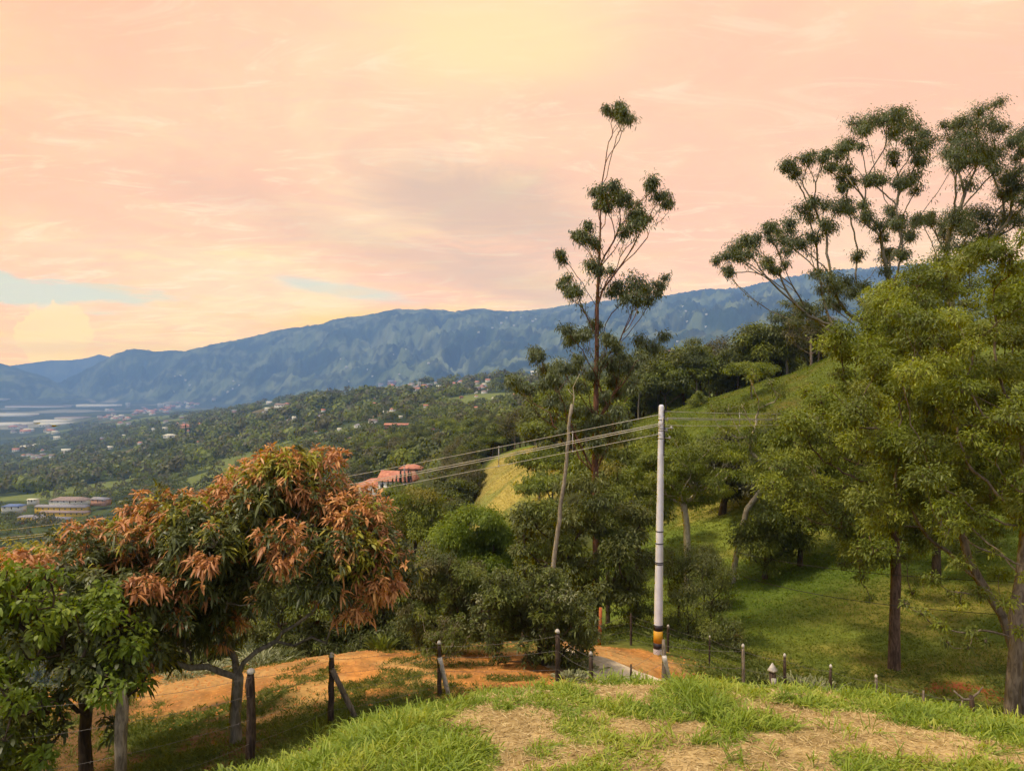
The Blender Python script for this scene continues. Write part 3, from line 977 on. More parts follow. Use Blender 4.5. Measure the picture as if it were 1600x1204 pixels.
# ------------------------------------------------------------------ tall slim eucalyptus
def tall_euc():
    r = np.random.default_rng(21)
    Y = 28.0
    b = G(929, Y, -0.1)
    tr = [b] + [P3(x, y, Y) for x, y in [(930, 940), (932, 880), (931, 800), (930, 740), (931, 660), (932, 590), (933, 530), (933, 480), (936, 420), (938, 360),
                                        (938, 320), (940, 290), (946, 255), (948, 238), (951, 222), (958, 208), (968, 196)]]
    sp = [(955, 172, 11), (968, 178, 14), (985, 183, 12), (972, 168, 8), (948, 168, 6),
          (930, 298, 13), (945, 294, 16), (962, 298, 13), (948, 320, 12), (980, 305, 12), (965, 308, 12), (940, 312, 8),
          (1020, 280, 13), (1015, 290, 8), (1030, 303, 13), (1047, 316, 9), (995, 318, 9), (990, 335, 16), (1003, 330, 9), (985, 352, 17), (975, 362, 9),
          (1000, 345, 9), (908, 370, 16), (925, 374, 12), (900, 364, 8), (920, 352, 6), (876, 395, 10), (879, 405, 6), (925, 412, 17), (937, 420, 10), (885, 432, 11), (955, 420, 9),
          (893, 448, 16), (905, 455, 8), (963, 443, 13), (990, 440, 24), (1005, 450, 20), (1012, 468, 13), (1030, 443, 13), (975, 455, 12), (1028, 455, 8),
          (885, 512, 13), (900, 520, 18), (917, 518, 15), (932, 507, 10), (952, 530, 15), (966, 542, 14), (1000, 530, 16), (1018, 540, 19), (1005, 552, 10),
          (875, 568, 17), (895, 575, 16), (860, 585, 15), (950, 560, 18), (970, 570, 18), (990, 566, 12), (960, 590, 14), (905, 560, 12), (836, 545, 11), (845, 553, 6),
          (905, 600, 13), (925, 585, 11), (940, 655, 16), (900, 640, 13), (965, 640, 15), (985, 600, 13), (915, 665, 15), (955, 675, 15), (930, 690, 14), (975, 660, 12), (860, 650, 13), (890, 675, 13), (808, 598, 18), (822, 606, 12), (798, 590, 9), (868, 620, 15), (880, 632, 13), (920, 640, 14), (945, 625, 14), (965, 612, 12), (850, 575, 14), (872, 598, 12)]
    sp += [(x + r.normal(0, q * .8), y + r.normal(0, q * .55) + 2, q * .62) for x, y, q in sp if r.random() < .8]
    cl = px_clumps(sp, Y, 1.6, r)
    make_tree('eucalyptus_tree', 'tall slim eucalyptus with red trunk and small separate tufts of leaves against the sky', 'tree',
              b, tr, cl, M['bark_red'], [M['euc']], 22, r0=0.14, rtip=0.006, leafL=0.115, leafW=0.030, nleaf=2700, twigs=12, droop=0.5, hang=0.45,
              flat=0.72, lift=0.12, lowpen=2.2, slope=1.25, minidx=4, alpha=.45, sprinkle=12, fuzzy=True, power=0.55, wig=0.12, spread=1.25)


tall_euc()


def right_euc():
    r = np.random.default_rng(31)
    Y = 46.0
    b = G(1400, Y, -0.2)
    tr = [b, P3(1400, 720, Y), P3(1398, 600, Y), P3(1396, 520, Y), P3(1385, 480, Y)]
    sp = [(1120, 405, 10), (1135, 398, 12), (1137, 420, 11), (1150, 383, 16), (1165, 375, 16), (1172, 395, 14), (1158, 400, 12), (1205, 352, 13), (1215, 360, 11), (1225, 372, 16), (1200, 405, 14), (1210, 420, 9),
          (1235, 348, 15), (1240, 375, 20), (1230, 390, 14), (1255, 325, 18), (1265, 340, 14), (1290, 318, 16), (1310, 322, 18), (1328, 325, 12), (1290, 355, 17), (1275, 372, 14),
          (1232, 255, 14), (1240, 272, 11), (1228, 262, 9), (1258, 245, 14), (1285, 245, 11), (1268, 240, 9), (1295, 260, 14), (1310, 240, 16), (1322, 225, 16), (1345, 228, 10), (1318, 262, 12), (1328, 282, 16), (1315, 290, 10),
          (1340, 190, 18), (1360, 185, 20), (1385, 182, 22), (1410, 188, 20), (1430, 195, 16), (1395, 205, 16), (1350, 205, 10), (1395, 240, 12), (1370, 275, 15), (1355, 280, 12),
          (1430, 230, 18), (1450, 220, 22), (1405, 282, 14), (1425, 275, 18), (1430, 295, 14), (1440, 250, 16), (1355, 340, 16), (1375, 350, 17), (1378, 370, 14), (1405, 350, 18), (1430, 345, 16), (1420, 365, 14), (1350, 318, 11), (1390, 325, 10),
          (1275, 425, 14), (1295, 430, 17), (1310, 445, 20), (1330, 455, 17), (1350, 445, 14), (1285, 450, 13), (1260, 480, 12), (1340, 395, 13), (1385, 400, 15), (1395, 440, 16), (1310, 475, 14), (1245, 500, 12), (1280, 500, 12), (1360, 480, 14), (1225, 410, 9), (1410, 395, 13)]
    sp += [(x + r.normal(0, q * .9), y + r.normal(0, q * .6), q * .75) for x, y, q in sp if r.random() < .9]
    cl = px_clumps(sp, Y, 3.2, r)
    make_tree('eucalyptus_tree', 'broad eucalyptus with bare forking limbs reaching left over the ridge of hills', 'tree',
              b, tr, cl, M['bark_grey'], [M['euc']], 32, r0=0.26, rtip=0.014, leafL=0.155, leafW=0.044, nleaf=1150, twigs=12, droop=0.5, hang=0.35, segs=1,
              flat=0.68, lift=0.12, lowpen=1.6, slope=0.8, minidx=2, alpha=.7, sprinkle=12, fuzzy=True, power=0.52, wig=0.07, spread=1.4)
    Y = 52.0
    b = G(1500, Y, -0.2)
    tr = [b, P3(1497, 700, Y), P3(1492, 560, Y), P3(1485, 470, Y), P3(1478, 400, Y), P3(1482, 370, Y)]
    sp = [(1500, 190, 16), (1520, 185, 20), (1545, 190, 20), (1562, 200, 16), (1490, 215, 20), (1510, 225, 26), (1535, 225, 24), (1550, 240, 16), (1480, 235, 18), (1500, 250, 18), (1525, 250, 18),
          (1475, 193, 9), (1587, 215, 16), (1600, 205, 16), (1595, 235, 14), (1610, 225, 20), (1555, 260, 20), (1570, 275, 18), (1590, 285, 22), (1610, 290, 24), (1545, 250, 12), (1565, 300, 18), (1600, 310, 22), (1520, 330, 20), (1495, 345, 24), (1515, 355, 26),
          (1540, 335, 24), (1565, 340, 24), (1470, 350, 16), (1480, 370, 18), (1530, 370, 22), (1555, 365, 20), (1590, 340, 24), (1500, 385, 18), (1620, 360, 26), (1450, 340, 12), (1520, 205, 18), (1440, 340, 12)]
    sp += [(x + r.normal(0, q * .9), y + r.normal(0, q * .6), q * .75) for x, y, q in sp if r.random() < .9]
    cl = px_clumps(sp, Y, 3.0, r)
    make_tree('eucalyptus_tree', 'tall eucalyptus at the right edge with dark rounded top above the olive green tree', 'tree',
              b, tr, cl, M['bark_grey'], [M['euc']], 33, r0=0.26, rtip=0.014, leafL=0.155, leafW=0.044, nleaf=1050, twigs=12, droop=0.5, hang=0.35, segs=1,
              flat=0.68, lift=0.12, lowpen=2.0, slope=1.1, minidx=3, alpha=.7, sprinkle=12, fuzzy=True, power=0.52, wig=0.06, spread=1.4)


right_euc()


# ------------------------------------------------------------------ big trees at the right
def fill_clumps(poly, Y, dep, n, rp, r, front=0.6):
    """clumps inside a photo outline, spread through the crown depth"""
    poly = np.array(poly, float)
    x0, y0 = poly.min(0); x1, y1 = poly.max(0)
    out = []

    def inside(x, y):
        c = False; j = len(poly) - 1
        for i in range(len(poly)):
            if (poly[i, 1] > y) != (poly[j, 1] > y) and x < (poly[j, 0] - poly[i, 0]) * (y - poly[i, 1]) / (poly[j, 1] - poly[i, 1]) + poly[i, 0]:
                c = not c
            j = i
        return c
    t = 0
    while len(out) < n and t < 20000:
        t += 1
        x = r.uniform(x0, x1); y = r.uniform(y0, y1)
        if not inside(x, y): continue
        yy = Y + dep * (r.random() * 2 - 1) * (0.5 + 0.5 * r.random())
        out.append([W(x, yy), yy, Zp(y, yy), rp * Y / 1200.0 * (0.65 + 0.7 * r.random())])
    return out


def right_trees():
    r = np.random.default_rng(41)
    # near tree, trunk at the right edge
    Y = 13.4
    b = G(1582, Y, -0.08)
    tr = [b, P3(1582, 1090, Y), P3(1585, 1050, Y), P3(1590, 1000, Y), P3(1588, 960, Y), P3(1598, 900, Y + .1), P3(1605, 820, Y + .2), P3(1600, 720, Y + .3), P3(1590, 640, Y + .4)]
    cl = fill_clumps([(1390, 600), (1410, 470), (1500, 430), (1530, 395), (1600, 362), (1750, 340), (1850, 600), (1800, 860), (1640, 900), (1560, 850), (1470, 800), (1400, 740)], Y + .8, 2.6, 205, 23, r)
    cl += px_clumps([(1495, 815, 17, -1), (1480, 835, 13, -1), (1560, 700, 18, -1), (1590, 745, 18, -1), (1470, 975, 13, -.2), (1480, 1000, 10, .3), (1520, 985, 13, 0), (1440, 955, 11, .1), (1500, 940, 12, .4), (1552, 860, 10, -.5), (1540, 1000, 9, -.3),
                     (1600, 900, 10, -.5), (1415, 940, 9, 0), (1505, 880, 20, .2), (1530, 925, 18, .3), (1455, 900, 17, .5), (1575, 940, 16, -.4), (1560, 895, 20, .6), (1490, 925, 14, .6), (1595, 985, 12, -.3), (1515, 1010, 11, .2)], Y, .5, r)
    make_tree('olive_green_tree', 'large olive green tree at the right edge with thick pale trunk beside the knoll', 'tree',
              b, tr, cl, M['bark_grey2'], [M['olive'], M['mid']], 42, r0=0.125, rtip=0.006, leafL=0.080, leafW=0.026, nleaf=5800, twigs=9, droop=0.3, hang=0.12,
              flat=0.6, lift=0.3, lowpen=0.5, minidx=3, power=0.55, sides=12, wig=0.14, spread=1.3, matpick=lambda c, r: int(r.random() < .35))
    # leaning trunk beside it
    Y = 16.5
    b = G(1600, Y, -0.1)
    tr = [b, P3(1592, 1040, Y), P3(1566, 960, Y), P3(1530, 905, Y), P3(1512, 870, Y), P3(1500, 820, Y)]
    cl = fill_clumps([(1310, 660), (1360, 540), (1480, 480), (1560, 560), (1590, 700), (1560, 830), (1440, 850), (1340, 800)], Y, 2.4, 115, 23, r)
    make_tree('olive_green_tree', 'smaller olive green tree with leaning trunk left of the thick pale trunk', 'tree',
              b, tr, cl, M['bark_grey2'], [M['mid'], M['olive']], 43, r0=0.10, rtip=0.008, leafL=0.085, leafW=0.028, nleaf=5000, twigs=8, droop=0.3, hang=0.12,
              flat=0.6, lift=0.3, lowpen=0.5, minidx=3, power=0.55, wig=0.14, spread=1.3, matpick=lambda c, r: int(r.random() < .4))
    Y = 24.5
    b = G(1397, Y, -0.1)
    tr = [b, P3(1398, 960, Y), P3(1400, 900, Y), P3(1398, 850, Y), P3(1392, 800, Y), P3(1385, 740, Y), P3(1380, 660, Y)]
    cl = fill_clumps([(1190, 760), (1225, 660), (1285, 560), (1330, 500), (1400, 430), (1480, 400), (1520, 470), (1500, 600), (1470, 760), (1450, 880), (1350, 890), (1310, 840), (1240, 790)], Y, 3.8, 235, 22, r)
    cl += px_clumps([(1370, 870, 17, -.8), (1410, 868, 14, -.8), (1345, 900, 12, 0), (1360, 935, 9, -.4), (1425, 925, 10, -.3), (1320, 880, 12, 0), (1395, 815, 18, -1)], Y, 1, r)
    make_tree('olive_green_tree', 'broad olive green tree with straight red brown trunk standing in the meadow', 'tree',
              b, tr, cl, M['bark_brown'], [M['olive'], M['mid']], 44, r0=0.165, rtip=0.012, leafL=0.11, leafW=0.040, nleaf=2400, twigs=8, droop=0.25, hang=0.1,
              flat=0.6, lift=0.3, lowpen=0.5, minidx=3, power=0.55, sides=10, wig=0.12, spread=1.3, matpick=lambda c, r: int(r.random() < .35))
    Y = 33.0
    b = G(1463, Y, -0.1)
    tr = [b, P3(1463, 860, Y), P3(1462, 820, Y), P3(1460, 760, Y), P3(1458, 690, Y)]
    cl = fill_clumps([(1300, 620), (1380, 470), (1450, 400), (1560, 380), (1620, 500), (1620, 760), (1560, 850), (1500, 860), (1420, 840), (1340, 760)], Y, 4, 120, 25, r)
    make_tree('mid_green_tree', 'mid green tree with dark trunk just right of the red brown trunk in the meadow', 'tree',
              b, tr, cl, M['bark_dark'], [M['mid']], 45, r0=0.17, rtip=0.014, leafL=0.14, leafW=0.055, nleaf=1300, twigs=7, droop=0.25, hang=0.1, segs=1,
              flat=0.6, lift=0.3, lowpen=0.5, minidx=2, power=0.55, wig=0.10, spread=1.3)


right_trees()


# ------------------------------------------------------------------ trees and shrubs in the middle
def mid_trees():
    r = np.random.default_rng(51)

    def T(name, label, cat, px, Y, poly, n, rp, mat, bark, trunk=None, dep=1.5, seed=0, group=None, **k):
        b = G(px, Y, -0.1)
        py = 585 - 1200 * b.z / Y
        cy = np.mean([p[1] for p in poly]); cx = np.mean([p[0] for p in poly])
        tr = [b] + ([P3(x, y, Y) for x, y in trunk] if trunk else [P3(px + (cx - px) * .3, py + (cy - py) * .35, Y), P3(px + (cx - px) * .6, py + (cy - py) * .6, Y)])
        cl = fill_clumps(poly, Y, dep, n, rp, r)
        kw = dict(r0=0.12, rtip=0.010, leafL=0.12, leafW=0.04, nleaf=1800, twigs=5, droop=0.4, hang=0.2, flat=0.65, lift=0.3, lowpen=0.5, minidx=1, power=0.55, wig=0.12, spread=1.25)
        kw.update(k)
        return make_tree(name, label, cat, b, tr, cl, bark, mat, 500 + seed, group=group, **kw)

    ell = lambda cx, cy, rx, ry: [(cx + rx * cos(a) * (1 + .12 * sin(3 * a + cx)), cy + ry * sin(a) * (1 + .12 * cos(4 * a + cy))) for a in np.arange(0, 2 * pi, pi / 8)]
    # layered dark tree round the foot of the eucalyptus
    T('layered_tree', 'broad dark green tree with layered boughs around the foot of the tall slim eucalyptus', 'tree', 905, 26.0,
      [(790, 870), (800, 810), (850, 765), (900, 740), (950, 745), (1000, 790), (1015, 850), (1010, 905), (980, 940), (925, 950), (860, 900)], 95, 21,
      [M['dark'], M['mid']], M['bark_dark'], dep=2.6, seed=1, r0=0.16, nleaf=1500, matpick=lambda c, r: int(r.random() < .35), flat=.5, leafL=.13, leafW=.045)
    T('broadleaf_tree', 'dense dark green tree directly left of the leaning bare pole', 'tree', 815, 30.0, ell(838, 845, 32, 55), 34, 18,
      [M['dark'], M['mid']], M['bark_dark'], dep=2.0, seed=2, leafL=.15, leafW=.06, nleaf=1000, matpick=lambda c, r: int(r.random() < .5))
    # hedge of shrubs along the far edge of the terrace
    T('shrub', 'rounded dusty green shrub with leggy stems behind the dirt terrace, left of the cycad', 'shrub', 678, 18.2,
      [(612, 930), (640, 885), (690, 865), (740, 880), (760, 940), (745, 1000), (700, 1025), (650, 1010), (620, 970)], 80, 17,
      [M['dark'], M['mid'], M['brown']], M['bark_dark'], dep=1.1, seed=3, r0=.07, leafL=.07, leafW=.022, nleaf=6500, matpick=lambda c, r: int(r.random() * 3))
    T('shrub', 'large dark flowering shrub with small white blooms between the terrace and the road', 'shrub', 850, 17.0,
      [(745, 940), (775, 895), (830, 880), (880, 895), (915, 930), (922, 985), (905, 1040), (850, 1050), (780, 1035), (750, 1000)], 105, 17,
      [M['dark'], M['mid'], M['pale']], M['bark_dark'], dep=1.1, seed=4, r0=.08, leafL=.085, leafW=.028, nleaf=6000,
      matpick=lambda c, r: (2 if r.random() < .035 else int(r.random() < .35)), rosette=7)
    T('shrub', 'olive shrub with fine twigs standing against the white braced post of the near fence', 'shrub', 688, 16.2,
      [(655, 960), (690, 945), (725, 965), (735, 1005), (700, 1030), (668, 1025), (650, 995)], 26, 12,
      [M['mid'], M['brown']], M['bark_tan'], dep=.5, seed=5, r0=.03, rtip=.005, leafL=.06, leafW=.016, nleaf=4200, matpick=lambda c, r: int(r.random() * 2))
    # dark trees behind the mango
    for k, (px, Y, cx, cy, rx, ry, lab) in enumerate([
        (430, 20.5, 440, 960, 62, 62, 'dark broadleaf tree in the shade behind the right half of the mango crown'),
        (520, 21.0, 530, 950, 60, 70, 'dark broadleaf tree behind the terrace post with the leaning brace'),
        (600, 20.6, 600, 965, 50, 60, 'dark broadleaf tree at the back edge of the terrace, left of the dusty shrub'),
        (300, 20.5, 300, 985, 80, 60, 'dark tree hidden low behind the mango trunk'),
        (190, 20.5, 190, 990, 70, 70, 'dark tree low behind the left half of the mango crown')]):
        T('broadleaf_tree', lab, 'tree', px, Y, ell(cx, cy, rx, ry), 46, 18, [M['dark'], M['mid']], M['bark_dark'], dep=1.4, seed=10 + k,
          leafL=.10, leafW=.035, nleaf=3000, matpick=lambda c, r: int(r.random() < .25))
    # understorey filling the foot of that hedge
    for k, (px, Y, cx, cy, rx, ry, lab) in enumerate([
        (470, 19.4, 470, 1010, 70, 22, 'low dark undergrowth bush beside the tuft of pale grass at the terrace edge'),
        (590, 19.4, 590, 1005, 60, 22, 'low dark undergrowth bush at the middle of the terrace back edge')]):
        T('undergrowth_bush', lab, 'bush', px, Y, ell(cx, cy, rx, ry), 30, 12, [M['dark'], M['mid']], M['bark_dark'], dep=.5, seed=20 + k,
          leafL=.09, leafW=.025, nleaf=3500, matpick=lambda c, r: int(r.random() < .2), r0=.04)
    # trees with pale trunks in the meadow
    T('pale_trunk_tree', 'flat topped tree on a straight pale trunk just right of the grey utility pole', 'tree', 1076, 37.0,
      [(960, 760), (990, 715), (1050, 685), (1130, 690), (1185, 720), (1160, 765), (1080, 785), (1000, 795)], 72, 20, [M['mid'], M['olive']], M['bark_pale'],
      trunk=[(1074, 860), (1073, 820), (1068, 785), (1062, 770)], dep=3, seed=30, r0=.17, leafL=.15, leafW=.05, nleaf=1000, flat=.4, matpick=lambda c, r: int(r.random() < .5), minidx=3, segs=1)
    T('leaning_tree', 'slender pale tree leaning right over the bright green grass', 'tree', 1143, 37.5,
      [(1110, 640), (1140, 590), (1190, 570), (1240, 620), (1290, 700), (1280, 770), (1230, 775), (1200, 735), (1140, 700)], 26, 15, [M['mid'], M['olive']], M['bark_pale'],
      trunk=[(1150, 870), (1158, 830), (1167, 795), (1188, 768), (1215, 745)], dep=2.6, seed=31, r0=.14, leafL=.15, leafW=.05, nleaf=900, matpick=lambda c, r: int(r.random() < .4), minidx=4, segs=1)
    T('round_tree', 'dark round crowned tree with many stems above its own shadow on the meadow', 'tree', 1128, 52.0,
      [(1070, 750), (1085, 710), (1130, 685), (1180, 700), (1205, 740), (1190, 765), (1130, 770)], 60, 19, [M['dark2']], M['bark_dark'],
      dep=3.5, seed=32, r0=.22, leafL=.2, leafW=.08, nleaf=620, segs=1)
    T('broadleaf_tree', 'mid green tree filling the hollow behind the utility pole', 'tree', 1000, 45.0, ell(985, 745, 75, 75), 60, 21, [M['mid'], M['dark']], M['bark_dark'],
      dep=4, seed=33, r0=.2, leafL=.2, leafW=.08, nleaf=650, segs=1, matpick=lambda c, r: int(r.random() < .4))
    T('broadleaf_tree', 'olive green tree whose crown meets the cables right of the tall slim eucalyptus', 'tree', 1050, 62.0, ell(1050, 705, 72, 40), 44, 19, [M['olive'], M['mid']], M['bark_dark'],
      dep=4, seed=34, r0=.2, leafL=.25, leafW=.10, nleaf=420, segs=1, matpick=lambda c, r: int(r.random() < .5))
    T('broadleaf_tree', 'yellow leaved tree just right of the red trunk of the tall slim eucalyptus', 'tree', 950, 34.0, ell(950, 745, 28, 30), 16, 14, [M['yellow'], M['mid']], M['bark_dark'],
      dep=1.2, seed=35, r0=.09, leafL=.15, leafW=.06, nleaf=1000, matpick=lambda c, r: int(r.random() < .4))
    # hedge of bushes running down the meadow
    for k, (px, Y, cx, cy, rx, ry, m, lab) in enumerate([
        (1195, 37, 1200, 835, 42, 50, 'mid', 'bushy tree beside the leaning pale tree, lowest of the meadow hedge'),
        (1250, 38, 1252, 780, 52, 72, 'mid', 'bushy tree in the middle of the meadow hedge'),
        (1315, 39, 1318, 705, 62, 95, 'olive', 'olive bushy tree at the upper end of the meadow hedge'),
        (1235, 46, 1238, 695, 68, 62, 'olive', 'olive bushy tree behind the meadow hedge')]):
        T('bushy_tree', lab, 'tree', px, Y, ell(cx, cy, rx, ry), int(rx * ry / 55), 19, [M[m], M['dark']], M['bark_dark'], dep=2, seed=40 + k,
          leafL=.16, leafW=.05, nleaf=900, matpick=lambda c, r: int(r.random() < .3), segs=1)
    # saplings in the rough below the pole
    for k, (px, Y, cx, cy, rx, ry, lab) in enumerate([
        (1075, 25.5, 1075, 960, 38, 50, 'wispy dark sapling right of the banded foot of the utility pole'),
        (1110, 26.5, 1112, 905, 28, 60, 'taller wispy sapling below the straight pale trunk'),
        (1130, 24.2, 1128, 1000, 26, 40, 'low dark sapling beside the thin fence post at the foot path'),
        (1060, 29, 1062, 890, 30, 40, 'wispy sapling close behind the middle of the utility pole'),
        (990, 27.5, 992, 935, 34, 45, 'dark bushy sapling left of the utility pole foot'),
        (1175, 33, 1100, 880, 22, 26, 'small dark bush on the bright grass left of the leaning pale tree')]):
        if k == 5: px = 1100
        T('sapling', lab, 'sapling', px, Y, ell(cx, cy, rx, ry), 26, 14, [M['dark'], M['mid']], M['bark_dark'], dep=.9, seed=50 + k,
          r0=.04, rtip=.006, leafL=.08, leafW=.025, nleaf=2300, matpick=lambda c, r: int(r.random() < .4), spread=1.4)
    # bright green umbrella tree and neighbours on the left slope
    T('umbrella_tree', 'bright green umbrella shaped tree in the hollow left of the leaning bare pole', 'tree', 748, 44.0,
      [(685, 860), (695, 815), (735, 795), (780, 800), (808, 830), (808, 890), (760, 895), (710, 895)], 75, 19, [M['bright']], M['bark_dark'],
      dep=2.6, seed=60, r0=.16, leafL=.18, leafW=.06, nleaf=950, segs=1)
    T('umbrella_tree', 'yellowish flat crowned tree right below the orange roofed house', 'tree', 645, 75.0,
      [(560, 810), (600, 785), (650, 768), (690, 780), (705, 815), (680, 830), (600, 830)], 56, 17, [M['yellow'], M['olive'], M['mid']], M['bark_dark'],
      dep=3.5, seed=61, r0=.2, leafL=.28, leafW=.10, nleaf=380, segs=1, matpick=lambda c, r: int(r.random() * 3))


mid_trees()


def bright_left():
    r = np.random.default_rng(71)
    Y = 9.6
    b = G(135, 11.0, -0.05)
    Yt = 11.0
    tr = [b, P3(132, 1150, Yt), P3(135, 1110, Yt), P3(128, 1075, Yt - .3), P3(120, 1040, Yt - .7)]
    cl = fill_clumps([(-80, 1000), (-60, 900), (20, 885), (90, 880), (170, 905), (215, 960), (250, 1010), (225, 1065), (150, 1090), (110, 1120), (60, 1204), (-80, 1210)], Y, 1.2, 150, 19, r)
    pick = lambda c, r: (1 if r.random() < (.80 if c[2] > Zp(970, c[1]) else .42) else (2 if r.random() < .10 else 0))
    make_tree('citrus_tree', 'bright green leaved citrus tree filling the lower left corner beside the weathered fence post', 'tree', b, tr, cl,
              M['bark_dark'], [M['mango'], M['bright'], M['yellow']], 72, r0=.085, rtip=.006, leafL=.095, leafW=.042, nleaf=3800, twigs=6, droop=.35, hang=.1,
              flat=.8, lift=.3, lowpen=.4, minidx=2, power=.42, matpick=pick, spread=1.35, wig=.2)


bright_left()
# ------------------------------------------------------------------ road
M['concrete'] = mat_plain('road_concrete', (0.50, 0.385, 0.26), 0.9, 0.25, 3.0, 0.3)
M['clod'] = mat_plain('dry_clods', (0.42, 0.17, 0.045), 0.95, 0.3, 20.0)


def road():
    ctr = np.array([(W(840, 17.9), 17.9), (W(880, 17.4), 17.4), (W(960, 16.45), 16.45), (W(1040, 15.6), 15.6), (W(1150, 14.8), 14.8), (W(1300, 14.0), 14.0)])
    t = np.linspace(0, len(ctr) - 1, 90); k = np.arange(len(ctr))
    c = np.stack([np.interp(t, k, ctr[:, 0]), np.interp(t, k, ctr[:, 1])], -1)
    tg = unit(np.gradient(c, axis=0)); nr = np.stack([-tg[:, 1], tg[:, 0]], -1)
    V = []
    s = np.linspace(-0.85, 0.85, 9)
    for a in s: V.append(c + nr * a)
    V = np.stack(V, 1)
    Z = H(V[..., 0], V[..., 1])
    Z = Z * 0.35 + Z.mean(1, keepdims=True) * 0.65 + 0.07
    V = np.concatenate([V, Z[..., None]], -1).reshape(-1, 3)
    i = np.arange(89)[:, None] * 9; j = np.arange(8)[None]
    Q = np.stack([i + j, i + j + 1, i + 10 + j, i + 9 + j], -1).reshape(-1, 4)
    me = mesh_data('road', V, [Q[:, ::-1]], M['concrete'], smooth=True)
    tag(link('road', me), kind='structure')


road()

# ------------------------------------------------------------------ grasses
M['grass'] = mat_leaf('grass_blades', G_((0.13, 0.19, 0.022), (0.26, 0.33, 0.035), (0.48, 0.46, 0.075)), 0.4, 0.5, 0.3)
M['grass_dark'] = mat_leaf('lawn_blades', G_((0.065, 0.09, 0.016), (0.12, 0.145, 0.025), (0.20, 0.21, 0.045)), 0.35, 0.6, 0.2)
M['straw'] = mat_leaf('dry_straw', G_((0.26, 0.16, 0.065), (0.48, 0.33, 0.145), (0.72, 0.55, 0.28)), 0.15, 0.7, 0.2)
M['meadow'] = mat_leaf('meadow_grass', G_((0.10, 0.13, 0.018), (0.175, 0.205, 0.028), (0.29, 0.29, 0.055)), 0.35, 0.7, 0.1)
M['fieldg'] = mat_leaf('golden_field_grass', G_((0.20, 0.18, 0.04), (0.34, 0.27, 0.07), (0.48, 0.38, 0.12)), 0.3, 0.7, 0.1)
M['lush'] = mat_leaf('lush_grass', G_((0.080, 0.125, 0.014), (0.140, 0.205, 0.022), (0.22, 0.28, 0.035)), 0.35, 0.7, 0.1)


def scatter(n, y0, y1, px0, px1, r, pw=1.0):
    Y = y0 + (y1 - y0) * r.random(n) ** pw
    px = px0 + (px1 - px0) * r.random(n)
    return W(px, Y), Y, px


